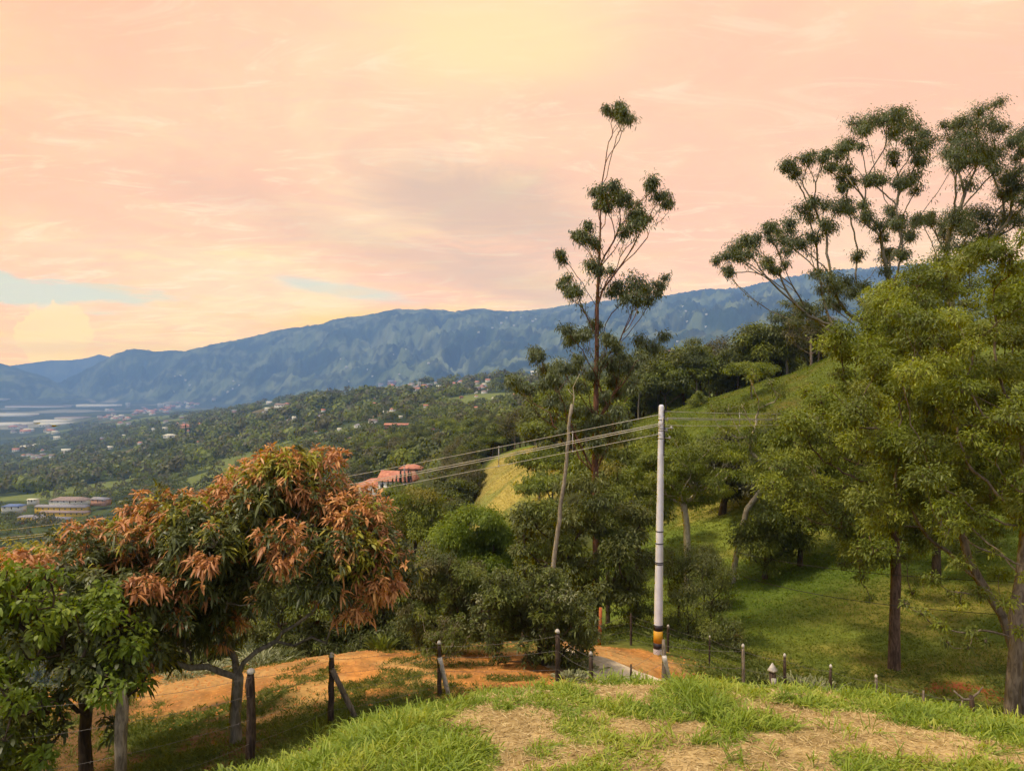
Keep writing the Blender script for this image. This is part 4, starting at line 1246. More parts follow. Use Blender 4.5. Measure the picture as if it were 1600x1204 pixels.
def grass():
    r = np.random.default_rng(81)
    # knoll tufts: clumps of long blades
    X, Y, px = scatter(15500, 5.6, 11.6, 200, 1720, r, 0.8)
    kn = sstep(Y, 12.0, 11.0) * sstep(px, 230 + (Y - 7) * 60, 400 + (Y - 7) * 60)
    g = knoll_green(X, Y)
    keep = (r.random(len(X)) < kn * (0.035 + 0.965 * g))
    X, Y = X[keep], Y[keep]; g = g[keep]
    ls = LeafSet()
    nb = 15
    P = np.repeat(np.stack([X, Y, H(X, Y) - 0.01], -1), nb, 0)
    P[:, :2] += r.normal(0, 0.045, (len(P), 2))
    tall = np.repeat(0.05 + 0.30 * r.random(len(X)) ** 1.6 * np.clip(fbm(X / .7, Y / .7, 210, 3) * 2.6 - .6, .1, 1.4), nb)
    D = r.normal(0, 0.62, (len(P), 3)); D[:, 2] = 0.9
    D[:, 0] += 0.25
    ls.add(leaf_arrays(P, D, tall * 0.95, 0.012, r, 0.42, 2, clump=np.repeat(np.clip(fbm(X / .5, Y / .5, 211, 3) * 1.6 - .3 + r.normal(0, .15, len(X)), 0, 1), nb)), 0)
    o = ls.build('grass', [M['grass']]); tag(o, 'long bright green grass growing in tufts on the near knoll', 'grass', kind='stuff')
    # straw litter between
    X, Y, px = scatter(85000, 5.6, 11.8, 200, 1720, r, 0.8)
    kn = sstep(Y, 12.0, 11.0) * sstep(px, 230 + (Y - 7) * 60, 400 + (Y - 7) * 60)
    keep = r.random(len(X)) < kn * (1 - 0.8 * knoll_green(X, Y))
    X, Y = X[keep], Y[keep]
    P = np.stack([X, Y, H(X, Y) + 0.004], -1)
    D = r.normal(0, 1, (len(P), 3)); D[:, 2] = np.abs(D[:, 2]) * 0.22
    ls = LeafSet(); ls.add(leaf_arrays(P, D, 0.085, 0.007, r, 0.1, 1), 0)
    o = ls.build('straw_litter', [M['straw']]); tag(o, 'dry straw and dead grass lying between the tufts of the knoll', 'dry grass', kind='stuff')
    # lawn on the left slope, blades coloured darker to carry the shade
    X, Y, px = scatter(26000, 7.5, 18.2, -150, 900, r, 0.9)
    lo = np.interp(px, [-400, 200, 300, 400, 500, 600, 700, 850], [15, 14.2, 13.6, 13.0, 13.4, 13.8, 13.6, 13.2])
    e2 = (fbm(X / 1.3, Y / 1.3, 109, 4) - .5) * 3.0
    ter = sstep(Y + e2, lo - 0.4, lo + 1.0)
    tgr = sstep(fbm(X / .75, Y / .75, 110, 4), 0.56, 0.64)
    red = sstep(fbm(X / .8, Y / .8, 111, 4), 0.47, 0.6) * sstep(px, 520, 360)
    kn = sstep(Y, 12.0, 11.0) * sstep(px, 250 + (Y - 7) * 60, 400 + (Y - 7) * 60)
    keep = r.random(len(X)) < np.clip((1 - ter) * (1 - .75 * red) + ter * tgr * .8, 0, 1) * (1 - kn)
    X, Y = X[keep], Y[keep]
    nb = 9
    P = np.repeat(np.stack([X, Y, H(X, Y) - 0.01], -1), nb, 0)
    P[:, :2] += r.normal(0, 0.05, (len(P), 2))
    D = r.normal(0, 0.6, (len(P), 3)); D[:, 2] = 1.0
    ls = LeafSet(); ls.add(leaf_arrays(P, D, np.repeat(0.05 + 0.11 * r.random(len(X)) ** 2, nb), 0.012, r, 0.3, 1, clump=np.repeat(r.random(len(X)), nb)), 0)
    o = ls.build('lawn_grass', [M['grass_dark']]); tag(o, 'short dark lawn grass sloping down to the fence at the left', 'grass', kind='stuff')
    # meadow across the gully
    X, Y, px = scatter(52000, 13, 62, 980, 1750, r, 1.3)
    lush = np.exp(-((Y - (36 + (px - 1200) * 0.012)) / 5.5) ** 2) * sstep(px, 1090, 1160) * (0.5 + fbm(X / 3, Y / 3, 103, 4))
    ok = (Y > np.interp(px, [980, 1100, 1200, 1750], [22.5, 20.5, 16.5, 13])) | ((px > 1230) & (Y > 12.5))
    X, Y, px, lush = X[ok], Y[ok], px[ok], lush[ok]
    nb = 5
    P = np.repeat(np.stack([X, Y, H(X, Y) - 0.02], -1), nb, 0)
    P[:, :2] += r.normal(0, 0.10, (len(P), 2))
    D = r.normal(0, 0.7, (len(P), 3)); D[:, 2] = 0.9
    L = np.repeat((0.07 + 0.10 * r.random(len(X)) ** 2) * (0.7 + Y / 60), nb); cl = np.repeat(fbm(X / 2.0, Y / 2.0, 230, 3) * 1.4 - .2, nb)
    m = np.repeat(r.random(len(X)) < lush, nb)
    ls = LeafSet(); Wd = np.repeat(0.012 + Y * 0.0007, nb)
    for k, mk in ((0, ~m), (1, m)):
        ls.add(leaf_arrays(P[mk], D[mk], L[mk], Wd[mk], r, 0.3, 1, clump=np.clip(cl[mk], 0, 1)), k)
    o = ls.build('meadow_grass', [M['meadow'], M['lush']]); tag(o, 'cropped meadow grass on the slope beyond the gully', 'grass', kind='stuff')
    # coarser tufts on the upper pasture and on the golden field
    for nm, n, y0, y1, a, b, mm, lab in (('pasture_grass', 26000, 60, 128, 985, 1340, 'meadow', 'tufted grass of the upper pasture below the dark row of trees'),
                                         ('field_grass', 16000, 92, 172, 722, 892, 'fieldg', 'dry golden grass of the lower field')):
        X, Y, px = scatter(n, y0, y1, a, b, r, .9)
        if mm == 'fieldg': X, Y = X[field_mask(X, Y) > .5], Y[field_mask(X, Y) > .5]
        nb = 4
        P = np.repeat(np.stack([X, Y, H(X, Y) - 0.03], -1), nb, 0); P[:, :2] += r.normal(0, .2, (len(P), 2))
        D = r.normal(0, 0.7, (len(P), 3)); D[:, 2] = .8
        ls = LeafSet(); ls.add(leaf_arrays(P, D, (.12 if mm == 'fieldg' else .20) + .12 * np.repeat(r.random(len(X)), nb), .07, r, .3, 1, clump=np.clip(np.repeat(fbm(X / 5, Y / 5, 231, 4) * 1.6 - .3, nb), 0, 1)), 0)
        tag(ls.build(nm, [M[mm]]), lab, 'grass', kind='stuff')
    # rough weeds along the road bank, the gully and the foot of the hedge
    X, Y, px = scatter(20000, 11.8, 30, 560, 1660, r, 1.2)
    w = sstep(px, 1060, 1160) * sstep(Y, 17.5, 19.5) * sstep(Y, 25, 21.5) * 1.2 + sstep(px, 900, 950) * sstep(Y, 21.3, 22) * sstep(Y, 30, 26) * sstep(px, 1200, 1120)
    w = w + sstep(px, 1230, 1180) * sstep(px, 900, 960) * np.exp(-((Y - 15.6) / .4) ** 2) * .4
    w = w * sstep(fbm(X / 1.2, Y / 1.2, 240, 4), 0.42, 0.58)
    keep = r.random(len(X)) < w
    X, Y = X[keep], Y[keep]; nb = 14
    P = np.repeat(np.stack([X, Y, H(X, Y) - 0.02], -1), nb, 0)
    P[:, :2] += r.normal(0, 0.09, (len(P), 2)); P[:, 2] += np.abs(r.normal(0, 0.08, len(P)))
    D = r.normal(0, 0.6, (len(P), 3)); D[:, 2] = 0.7
    ls = LeafSet(); ls.add(leaf_arrays(P, D, np.repeat(0.10 + 0.16 * r.random(len(X)), nb), 0.022, r, 0.35, 1, clump=np.repeat(r.random(len(X)), nb)), 0)
    o = ls.build('weeds', [M['grass_dark']]); tag(o, 'rough dark weeds in the gully and beyond the road bank', 'weeds', kind='stuff')
    # dirt clods and litter on the bank and terrace
    X, Y, px = scatter(7000, 13, 21, 230, 1200, r)
    Z = H(X, Y)
    sz = 0.012 + 0.035 * r.random(len(X)) ** 3
    off = np.array([(1, 0, 0), (0, 1, 0), (-1, 0, 0), (0, -1, 0), (0, 0, .7)], float)
    V = np.stack([X, Y, Z], -1)[:, None] + off[None] * sz[:, None, None] * (0.6 + .8 * r.random((len(X), 5, 1)))
    k = np.arange(len(X))[:, None] * 5
    T = np.concatenate([k + np.array([[a, (a + 1) % 4, 4]]) for a in range(4)])
    me = mesh_data('dirt_clods', V.reshape(-1, 3), [T], M['clod'])
    o = link('dirt_clods', me); tag(o, 'small clods of orange earth strewn on the terrace and road bank', 'clods', kind='stuff')


grass()


def tuft_plant(name, label, px, Y, rad, L, n, mat, seed, Wd=0.022, droop=0.6, group=None, up=0.9):
    r = np.random.default_rng(seed)
    b = G(px, Y, -0.02)
    root = empty(name, tuple(b), label, 'plant', group)
    q = r.normal(0, rad * .45, (n, 2))
    P = np.zeros((n, 3)); P[:, :2] = q
    D = np.concatenate([q / rad * 0.9 + r.normal(0, .25, (n, 2)), np.full((n, 1), up)], 1)
    ls = LeafSet(); ls.add(leaf_arrays(P, D, L, Wd, r, droop, 2), 0)
    lv = ls.build('leaves', mat, root)
    mb = MB()
    for k in range(1):
        a = k * 1.3
        mb.tube([(cos(a) * rad * .2, sin(a) * rad * .2, -.05), (cos(a) * rad * .3, sin(a) * rad * .3, L * .25)], [.012, .006], 5)
    st = mb.build('stem', M['bark_dark'], root)
    return root


tuft_plant('spider_grass', 'big tuft of pale striped grass right of the mango trunk', 408, 17.6, .55, .5, 520, M['pale'], 1)
tuft_plant('spider_grass', 'dark green tuft touching the pale tuft of striped grass', 438, 17.9, .4, .48, 360, M['dark'], 2)
tuft_plant('spider_grass', 'small pale tuft of striped grass in the mango shade left of the trunk', 330, 16.6, .35, .35, 260, M['pale'], 3)
tuft_plant('spider_grass', 'small pale tuft of striped grass farthest left under the mango', 282, 16.2, .4, .35, 260, M['pale'], 4)
tuft_plant('broad_leaf_plant', 'low plant with wide pale leaves between the two dark gully posts', 1262, 14.2, .40, .34, 170, M['pale'], 5, .07, .5)
tuft_plant('broad_leaf_plant', 'low plant with wide green leaves at the foot of the road bank post', 905, 16.9, .35, .32, 170, M['pale'], 6, .05, .5)
tuft_plant('lily_plant', 'small upright leafy plant at the back edge of the terrace', 598, 18.7, .25, .6, 60, M['mid'], 7, .06, .3)
tuft_plant('fern', 'bright yellow green fern low at the edge of the knoll by the pale trunk', 1520, 10.6, .3, .25, 260, M['bright'], 8, .03, .5)
tuft_plant('fern', 'bright yellow green fern at the lower left edge of the knoll', 352, 8.2, .22, .3, 200, M['bright'], 9, .03, .4)


for _k, (_px, _Y, _rad, _L, _m, _lab) in enumerate([
    (1245, 20.8, .50, .60, 'pale', 'pale leafy weed left of the second dark gully post'), (1278, 21.2, .52, .62, 'pale', 'pale leafy weed just left of the third dark gully post'),
    (1335, 20.9, .50, .52, 'mid', 'green leafy weed right of the third dark gully post'), (1362, 20.2, .42, .62, 'pale', 'pale weed at the grey tipped gully post'),
    (1410, 21.0, .7, .62, 'dark', 'dark bushy weed in the gully below the brown trunk'), (1465, 19.6, .6, .60, 'mid', 'green bushy weed in the gully left of the dead stump'),
    (1190, 20.0, .55, .62, 'dark', 'dark bushy weed left of the white capped post'), (1545, 16.5, .45, .55, 'straw', 'dry tuft of long grass right of the dead stump'),
    (1478, 10.4, .22, .42, 'straw', 'dry arching grass on the knoll crest near the dead stump'), (895, 15.6, .28, .34, 'pale', 'pale weed on the verge left of the road')]):
    tuft_plant('weed', _lab, _px, _Y, _rad, _L, 230, M[_m], 40 + _k, .035 if _m != 'straw' else .010, .5, 'leafy weeds along the gully and road')


def cycad():
    r = np.random.default_rng(5)
    Y = 18.1
    c = P3(705, 990, Y)
    b = G(705, Y, 0)
    root = empty('cycad_palm', tuple(b), 'palm like cycad with arching fronds poking out of the dark shrubs', 'palm')
    mb = MB(); mb.tube([(0, 0, -.1), (.03, 0, .3), (0, 0, c[2] - b.z)], [.10, .08, .06], 8)
    tk = mb.build('trunk', M['bark_dark'], root, smooth=True)
    ls = LeafSet()
    for k in range(13):
        a = -1.4 + k * 0.42 + r.normal(0, .1)
        L = 0.95
        dx, dy = cos(a), -abs(sin(a)) * .7
        t = np.linspace(0.08, 1, 34)
        el = .55 + .25 * r.random()
        R = np.stack([dx * L * t, dy * L * t, (c[2] - b.z) + L * (el * t - .75 * t ** 2)], -1)
        for s in (-1, 1):
            side = np.array([-dy * s, dx * s, -.15])
            D = side[None] + np.array([dx, dy, 0])[None] * .5 + r.normal(0, .06, (34, 3))
            ls.add(leaf_arrays(R, D, .26 * np.sin(t * 2.6 + .4).clip(.25), .020, r, .2, 1), 0)
    fr = ls.build('frond', M['mid'], root)


cycad()

# ------------------------------------------------------------------ utility pole and cables
M['pole'] = mat_plain('pole_grey_paint', (0.60, 0.57, 0.62), 0.75, 0.12, 2.5, 0.1)
M['black'] = mat_plain('black_paint', (0.022, 0.016, 0.022), 0.6, 0.3, 8)
M['amber'] = mat_plain('amber_paint', (0.52, 0.25, 0.02), 0.6, 0.15, 8)
M['steel'] = mat_plain('galvanised_steel', (0.36, 0.33, 0.32), 0.45, 0.2, 30)
M['cable'] = mat_plain('cable_sheath', (0.42, 0.37, 0.32), 0.6, 0.15, 2)
M['wire'] = mat_plain('barbed_wire', (0.16, 0.13, 0.11), 0.6, 0.3, 20)


def pole():
    Y = 20.5
    b = G(1028, Y, 0)
    top = P3(1033.5, 632, Y)
    h = top[2] - b.z
    lean = (top[0] - b.x) / h
    root = empty('utility_pole', tuple(b), 'tall grey concrete utility pole with black and amber bands near its foot', 'utility pole')
    z = lambda py: Zp(py, Y) - b.z

    def ax(zz): return (lean * zz, 0, zz)

    def rad(zz): return 0.125 + (0.070 - 0.125) * zz / h
    kids = []

    def seg(name, z0, z1, mat, extra, n=2):
        mb = MB(); zz = np.linspace(z0, z1, n)
        mb.tube([ax(q) for q in zz], [rad(q) + extra for q in zz], 28)
        o = mb.build(name, mat, root, smooth=False)
        for p in o.data.polygons: p.use_smooth = len(p.vertices) == 4
        kids.append(o)
        return o
    mb = MB(); zz = list(np.linspace(-.4, h - .06, 12)) + [h - .02, h]
    mb.tube([ax(q) for q in zz], [rad(q) for q in zz[:-2]] + [rad(h) * .85, rad(h) * .5], 28)
    o = mb.build('shaft', M['pole'], root)
    for p in o.data.polygons: p.use_smooth = len(p.vertices) == 4
    kids.append(o)
    seg('black_band', z(984), z(975), M['black'], .003)
    seg('amber_band', z(1003), z(984.2), M['amber'], .0035)
    seg('black_band', z(1012), z(1003.2), M['black'], .003)
    for py in (829.5, 848.5, 878, 880.5): seg('strap', z(py + .8), z(py - .8), M['black'], .007)
    for py, s, ln in ((655, 1, .12), (668.5, 1, .26), (672, 1, .10), (684, 1, .20)):
        zz = z(py); mb = MB()
        x0 = lean * zz + rad(zz) - .01
        mb.box(x0, x0 + ln, -.02, .02, zz - .012, zz + .012)
        mb.tube([(x0 + ln * .8, 0, zz - .05), (x0 + ln * .8, 0, zz + .05)], [.025, .025], 10)
        mb.tube([ax(zz - .02), ax(zz + .02)], [rad(zz) + .006] * 2, 24)
        kids.append(mb.build('bracket', M['steel'], root))
    # the vertical rack of clamps down the right side
    mb = MB()
    for py in np.arange(641, 712, 3.6):
        zz = z(py); x0 = lean * zz + rad(zz) * .75
        mb.box(x0, x0 + .035, -.06, -.02, zz - .02, zz + .018)
    mb.tube([(lean * z(712) + rad(z(712)) * .75 + .008, -.045, z(712)), (lean * z(640) + rad(z(640)) * .75 + .008, -.045, z(640))], [.012, .012], 6)
    kids.append(mb.build('clamp_rack', M['black'], root))
    # painted mark
    zz = z(900)
    return b, h


POLE_B, POLE_H = pole()


def cables():
    Y = 20.5
    grp = 'cables strung from the grey utility pole'
    lab = ['highest cable on the utility pole', 'upper of the two close middle cables on the utility pole', 'lower of the two close middle cables on the utility pole', 'lowest cable on the utility pole']
    ys = [(647, 820, 642, 606), (661, 832, 652, 609), (664, 835.5, 654, 611), (677, 847, 664, 616)]
    for i, (p0, pl, p1, pr) in enumerate(ys):
        mb = MB()
        A = P3(1030.5, p0, Y) + np.array([0, -.09, 0])
        B = np.array([W(-60, 62), 62, Zp(pl + 13, 62)])
        C = np.array([W(1500, 64), 64, Zp(pr, 64)]); C0 = P3(1034.5, p1, Y) + np.array([0, -.09, 0])
        rr = 0.008 if i in (0, 3) else 0.0105
        for (s, e, sag) in ((A, B, .5), (C0, C, .75)):
            t = np.linspace(0, 1, 46)
            P = s[None] * (1 - t[:, None]) + e[None] * t[:, None]
            P[:, 2] -= 4 * sag * t * (1 - t)
            mb.tube(P, rr * (1 + .9 * t), 6)
        if i == 1:
            mb.tube([A, A + [.06, -.02, -.02], C0], [.012] * 3, 6)
        o = mb.build('power_cable', M['cable'], smooth=True)
        tag(o, lab[i], 'cable', grp)
    # spacers that hold the cables apart
    for k, (t, side) in enumerate([(.045, 0), (.09, 0), (.16, 0), (.25, 0), (.10, 1), (.3, 1)]):
        mb = MB()
        A = P3(1030.5, 647, Y); B = np.array([W(-60, 62), 62, Zp(833, 62)])
        A2 = P3(1030.5, 677, Y); B2 = np.array([W(-60, 62), 62, Zp(860, 62)]); sg = .5
        if side: A, B, A2, B2, sg = P3(1034.5, 642, Y), np.array([W(1500, 64), 64, Zp(606, 64)]), P3(1034.5, 664, Y), np.array([W(1500, 64), 64, Zp(616, 64)]), .75
        p = A * (1 - t) + B * t; q = A2 * (1 - t) + B2 * t
        for v in (p, q): v[2] -= 4 * sg * t * (1 - t); v[1] -= .09 * (1 - t)
        mb.tube([p, q], [.012, .012], 6)
        mb.tube([p + [0, 0, -.02], p + [0, 0, .03]], [.022, .022], 8)
        mb.tube([q + [0, 0, -.03], q + [0, 0, .02]], [.022, .022], 8)
        o = mb.build('cable_spacer', M['steel'])
        nm = ['first', 'second', 'third', 'fourth'][k] + ' vertical spacer left of the pole on the cables' if not side else ['near', 'far'][k - 4] + ' vertical spacer right of the pole on the cables'
        tag(o, nm, 'spacer', 'spacers between the cables')


cables()


def service_wires():
    for k, (a, b, sag, lab) in enumerate([((1150, 862, 34), (1680, 912, 15), .25, 'thin dark wire crossing the meadow behind the olive green tree, upper one'),
                                     ((1160, 900, 32), (1680, 965, 15), .3, 'thin dark wire crossing the meadow behind the olive green tree, lower one')]):
        A = P3(*a); B = P3(*b); t = np.linspace(0, 1, 30)
        P = A[None] * (1 - t[:, None]) + B[None] * t[:, None]; P[:, 2] -= 4 * sag * t * (1 - t)
        mb = MB(); mb.tube(P, np.linspace(.012, .007, 30), 5)
        tag(mb.build('service_wire', M['black']), lab, 'wire', 'thin wires over the meadow')


service_wires()


def leaning_pole():
    Y = 22.6
    b = G(841, Y, -0.1)
    top = P3(893, 631, Y)
    r = np.random.default_rng(3)
    root = empty('leaning_pole', tuple(b), 'bare weathered wooden pole leaning right, taller than the dark tree beside it', 'pole')
    t = np.linspace(0, 1, 22)
    P = t[:, None] * (top - np.array(b))[None] + np.stack([.12 * np.sin(t * 3.1), 0 * t, 0 * t], -1) + r.normal(0, .012, (22, 3))
    mb = MB(); mb.tube(P, np.linspace(.082, .046, 22), 12)
    M['pole_wood'] = mat_bark('pole_wood', (0.15, 0.12, 0.09), (0.34, 0.28, 0.21))
    mb.build('trunk', M['pole_wood'], root, smooth=True)
    e = P[-1]
    mb = MB()
    mb.tube([e - [0, 0, .25], e + [.06, 0, .22], e + [.03, 0, .5], e + [.22, 0, .9]], [.02, .016, .012, .006], 6)
    mb.tube([e + [.06, 0, .22], e + [-.12, .1, .45]], [.012, .006], 5)
    mb.build('twig', M['bark_pale'], root)


leaning_pole()

# ------------------------------------------------------------------ fences
M['post'] = mat_bark('weathered_post', (0.028, 0.017, 0.013), (0.095, 0.062, 0.045), 9.0, 0.8)
M['post_grey'] = mat_bark('grey_post', (0.10, 0.075, 0.055), (0.27, 0.21, 0.16), 9.0, 0.8)
M['lime'] = mat_plain('lime_wash', (0.46, 0.40, 0.35), 0.9, 0.3, 14, 0.3)
M['redpost'] = mat_bark('red_post', (0.30, 0.07, 0.025), (0.52, 0.16, 0.06), 9.0, 0.5)


def fence(name, label, posts, seed, strands=(0.22, 0.48, 0.74, 0.94)):
    """posts: (px base, depth, py top, width m, px shift of the top, white cap, material, brace)"""
    r = np.random.default_rng(seed)
    p0 = posts[0]
    b0 = G(p0[0], p0[1], 0)
    root = empty(name, tuple(b0), label, 'fence')
    o0 = np.array(b0)
    line = []
    for (px, Y, pt, w, sh, cap, mat, brace) in posts:
        b = np.array(G(px, Y, 0)); top = P3(px + sh, pt, Y)
        n = 9; t = np.linspace(0, 1, n)
        base = b - np.array([0, 0, .25])
        P = base[None] * (1 - t[:, None]) + top[None] * t[:, None]
        P[1:-1, :2] += r.normal(0, w * .06, (n - 2, 2))
        R = w / 2 * (1.05 - .12 * t) * (1 + r.normal(0, .05, n)); R[-1] *= .7
        hh = top[2] - b[2]
        mb = MB()
        mb.tube(P - o0, R, 10)
        po = mb.build('post', M[mat], root)
        if cap:
            mb = MB(); u = (top - base) / np.linalg.norm(top - base); c0 = top - u * cap
            mb.tube([c0 - o0, top + u * .006 - o0, top + u * .03 - o0], [w / 2 * .97, w / 2 * .85, w / 2 * .35], 10)
            mb.build('white_cap', M['lime'], po)
        if brace:
            (bx, by), (tx, ty), bw, bm, dy = brace
            mb = MB()
            A = P3(bx, by, Y + dy); B = P3(tx, ty, Y - .06)
            n2 = 6; t2 = np.linspace(0, 1, n2)
            Q = A[None] * (1 - t2[:, None]) + B[None] * t2[:, None]
            A2 = A - (B - A) * .12; Q[0] = A2
            Rb = bw / 2 * (1 + r.normal(0, .06, n2))
            mb.tube(Q - o0, Rb, 9)
            mb.build('brace', M[bm], root)
        line.append((b, top, w))
    for k in range(len(line) - 1):
        for s in strands:
            (b, t_, w), (b2, t2_, w2) = line[k], line[k + 1]
            A = b + (t_ - b) * s + [0, -w / 2, 0]; B = b2 + (t2_ - b2) * s + [0, -w2 / 2, 0]
            n = 14; t = np.linspace(0, 1, n)
            P = A[None] * (1 - t[:, None]) + B[None] * t[:, None]
            P[:, 2] -= 4 * (.02 + .03 * r.random()) * t * (1 - t)
            mb = MB(); mb.tube(P - o0, np.full(n, .0022), 4, cap=False)
            m = int(np.linalg.norm(B - A) / .14)
            for q in range(1, m):
                c = A + (B - A) * q / m; c = c - [0, 0, 4 * .03 * (q / m) * (1 - q / m)] - o0
                mb.tube([c + [0, .012, .014], c - [0, .012, .014]], [.0018, .0018], 3, cap=False)
            mb.build('barbed_wire', M['wire'], root)
    return root


fence('wire_fence', 'near barbed wire fence of rough wooden posts curving round the foot of the knoll', [
    (-60, 8.6, 1090, .12, 0, 0, 'post', None),
    (190, 9.0, 1076, .14, 0, 0, 'post_grey', None),
    (391, 10.2, 1047, .120, 1, .03, 'post', None),
    (517, 12.0, 1022, .100, 1, .035, 'post', ((562, 1134), (519, 1045), .085, 'post_grey', .15)),
    (687, 13.6, 1003, .085, -1, .035, 'post', ((702, 1092), (687, 1027), .085, 'lime', .1)),
    (872, 13.2, 985, .095, -1, .03, 'post', None),
    (926, 12.6, 1020, .070, -3, .03, 'post', None),
    (985, 12.3, 1037, .040, 1, 0, 'post', None),
    (1039, 12.2, 999, .080, -2, 0, 'post_grey', ((1045, 1060), (1038, 1025), .075, 'lime', .05)),
    (1163, 12.6, 1008, .055, -2, .03, 'post_grey', None),
    (1226, 12.6, 1023, .055, 0, .03, 'post', None),
    (1299, 12.6, 1040, .052, -1, .03, 'post', None),
    (1369, 12.4, 1056, .055, 0, .03, 'post_grey', None),
    (1443, 12.0, 1078, .05, 0, 0, 'post_grey', None),
    (1518, 11.7, 1086, .07, 0, 0, 'post', None)], 61)
fence('wire_fence', 'thin barbed wire fence along the far side of the road and its bank', [
    (776, 18.7, 980, .085, 8, 0, 'post_grey', None),
    (848, 18.3, 992, .055, -3, 0, 'post_grey', None),
    (918, 20.9, 975, .05, 0, 0, 'post', None),
    (986, 21.6, 958, .065, 0, 0, 'post', None),
    (1043, 21.0, 977, .075, 1, .04, 'post', None),
    (1108, 20.2, 994, .050, 1, .03, 'post', None),
    (1160, 19.2, 1010, .05, 0, 0, 'post', None)], 62)


def lone_posts():
    Y = 21.8
    b = G(936, Y, 0); top = P3(938.5, 949, Y)
    root = empty('marker_post', tuple(b), 'reddish marker post at the foot of the tall slim eucalyptus', 'post')
    mb = MB(); d = top - np.array(b)
    mb.tube([d * -.2, d * .5 + [.01, 0, 0], d, d * 1.01], [.052, .048, .045, .02], 12)
    mb.build('shaft', M['redpost'], root, smooth=False)
    Y = 9.9
    b = G(1126, Y, 0)
    root = empty('wooden_stake', tuple(b), 'small pointed wooden stake in the straw at the crest of the knoll', 'stake')
    mb = MB(); mb.tube([(0, 0, -.08), (0, 0, .08), (.004, 0, .13)], [.016, .013, .004], 6)
    mb.build('shaft', M['post'], root)
    # short post with a white pointed cap
    Y = 12.0
    b = np.array(G(1207, Y, 0)); top = P3(1207, 1037, Y); h = top[2] - b[2]
    root = empty('capped_post', tuple(b), 'short dark post with white pyramid cap behind the crest of the knoll', 'post')
    mb = MB(); mb.tube([(0, 0, -.2), (0, 0, h - .10)], [.055, .05], 4); mb.build('shaft', M['post'], root)
    mb = MB(); mb.tube([(0, 0, h - .11), (0, 0, h - .085), (0, 0, h + .02)], [.075, .075, .006], 4); mb.build('cap', M['lime'], root)
    mb = MB(); mb.box(-.035, .035, -.075, -.05, h - .33, h - .20); mb.build('plate', M['lime'], root)


lone_posts()


# leaning dead snag at the right edge of the knoll
def snag():
    Y = 11.9
    b = np.array(G(1519, Y, 0))
    root = empty('dead_stump', tuple(b), 'dark dead stump with broken side branches below the pale trunk', 'stump')
    mb = MB()
    z = lambda px, py: P3(px, py, Y) - b
    mb.tube([[0, 0, -.1], z(1519, 1100), z(1517, 1086)], [.05, .04, .03], 8)
    mb.build('trunk', M['bark_dark'], root)
    mb = MB()
    mb.tube([z(1518, 1092), z(1505, 1092), z(1490, 1078)], [.025, .02, .01], 6)
    mb.tube([z(1518, 1090), z(1528, 1082), z(1536, 1072)], [.022, .016, .007], 6)
    mb.tube([z(1505, 1092), z(1500, 1102), z(1499, 1110)], [.015, .012, .006], 6)
    mb.build('broken_branch', M['post_grey'], root)


snag()
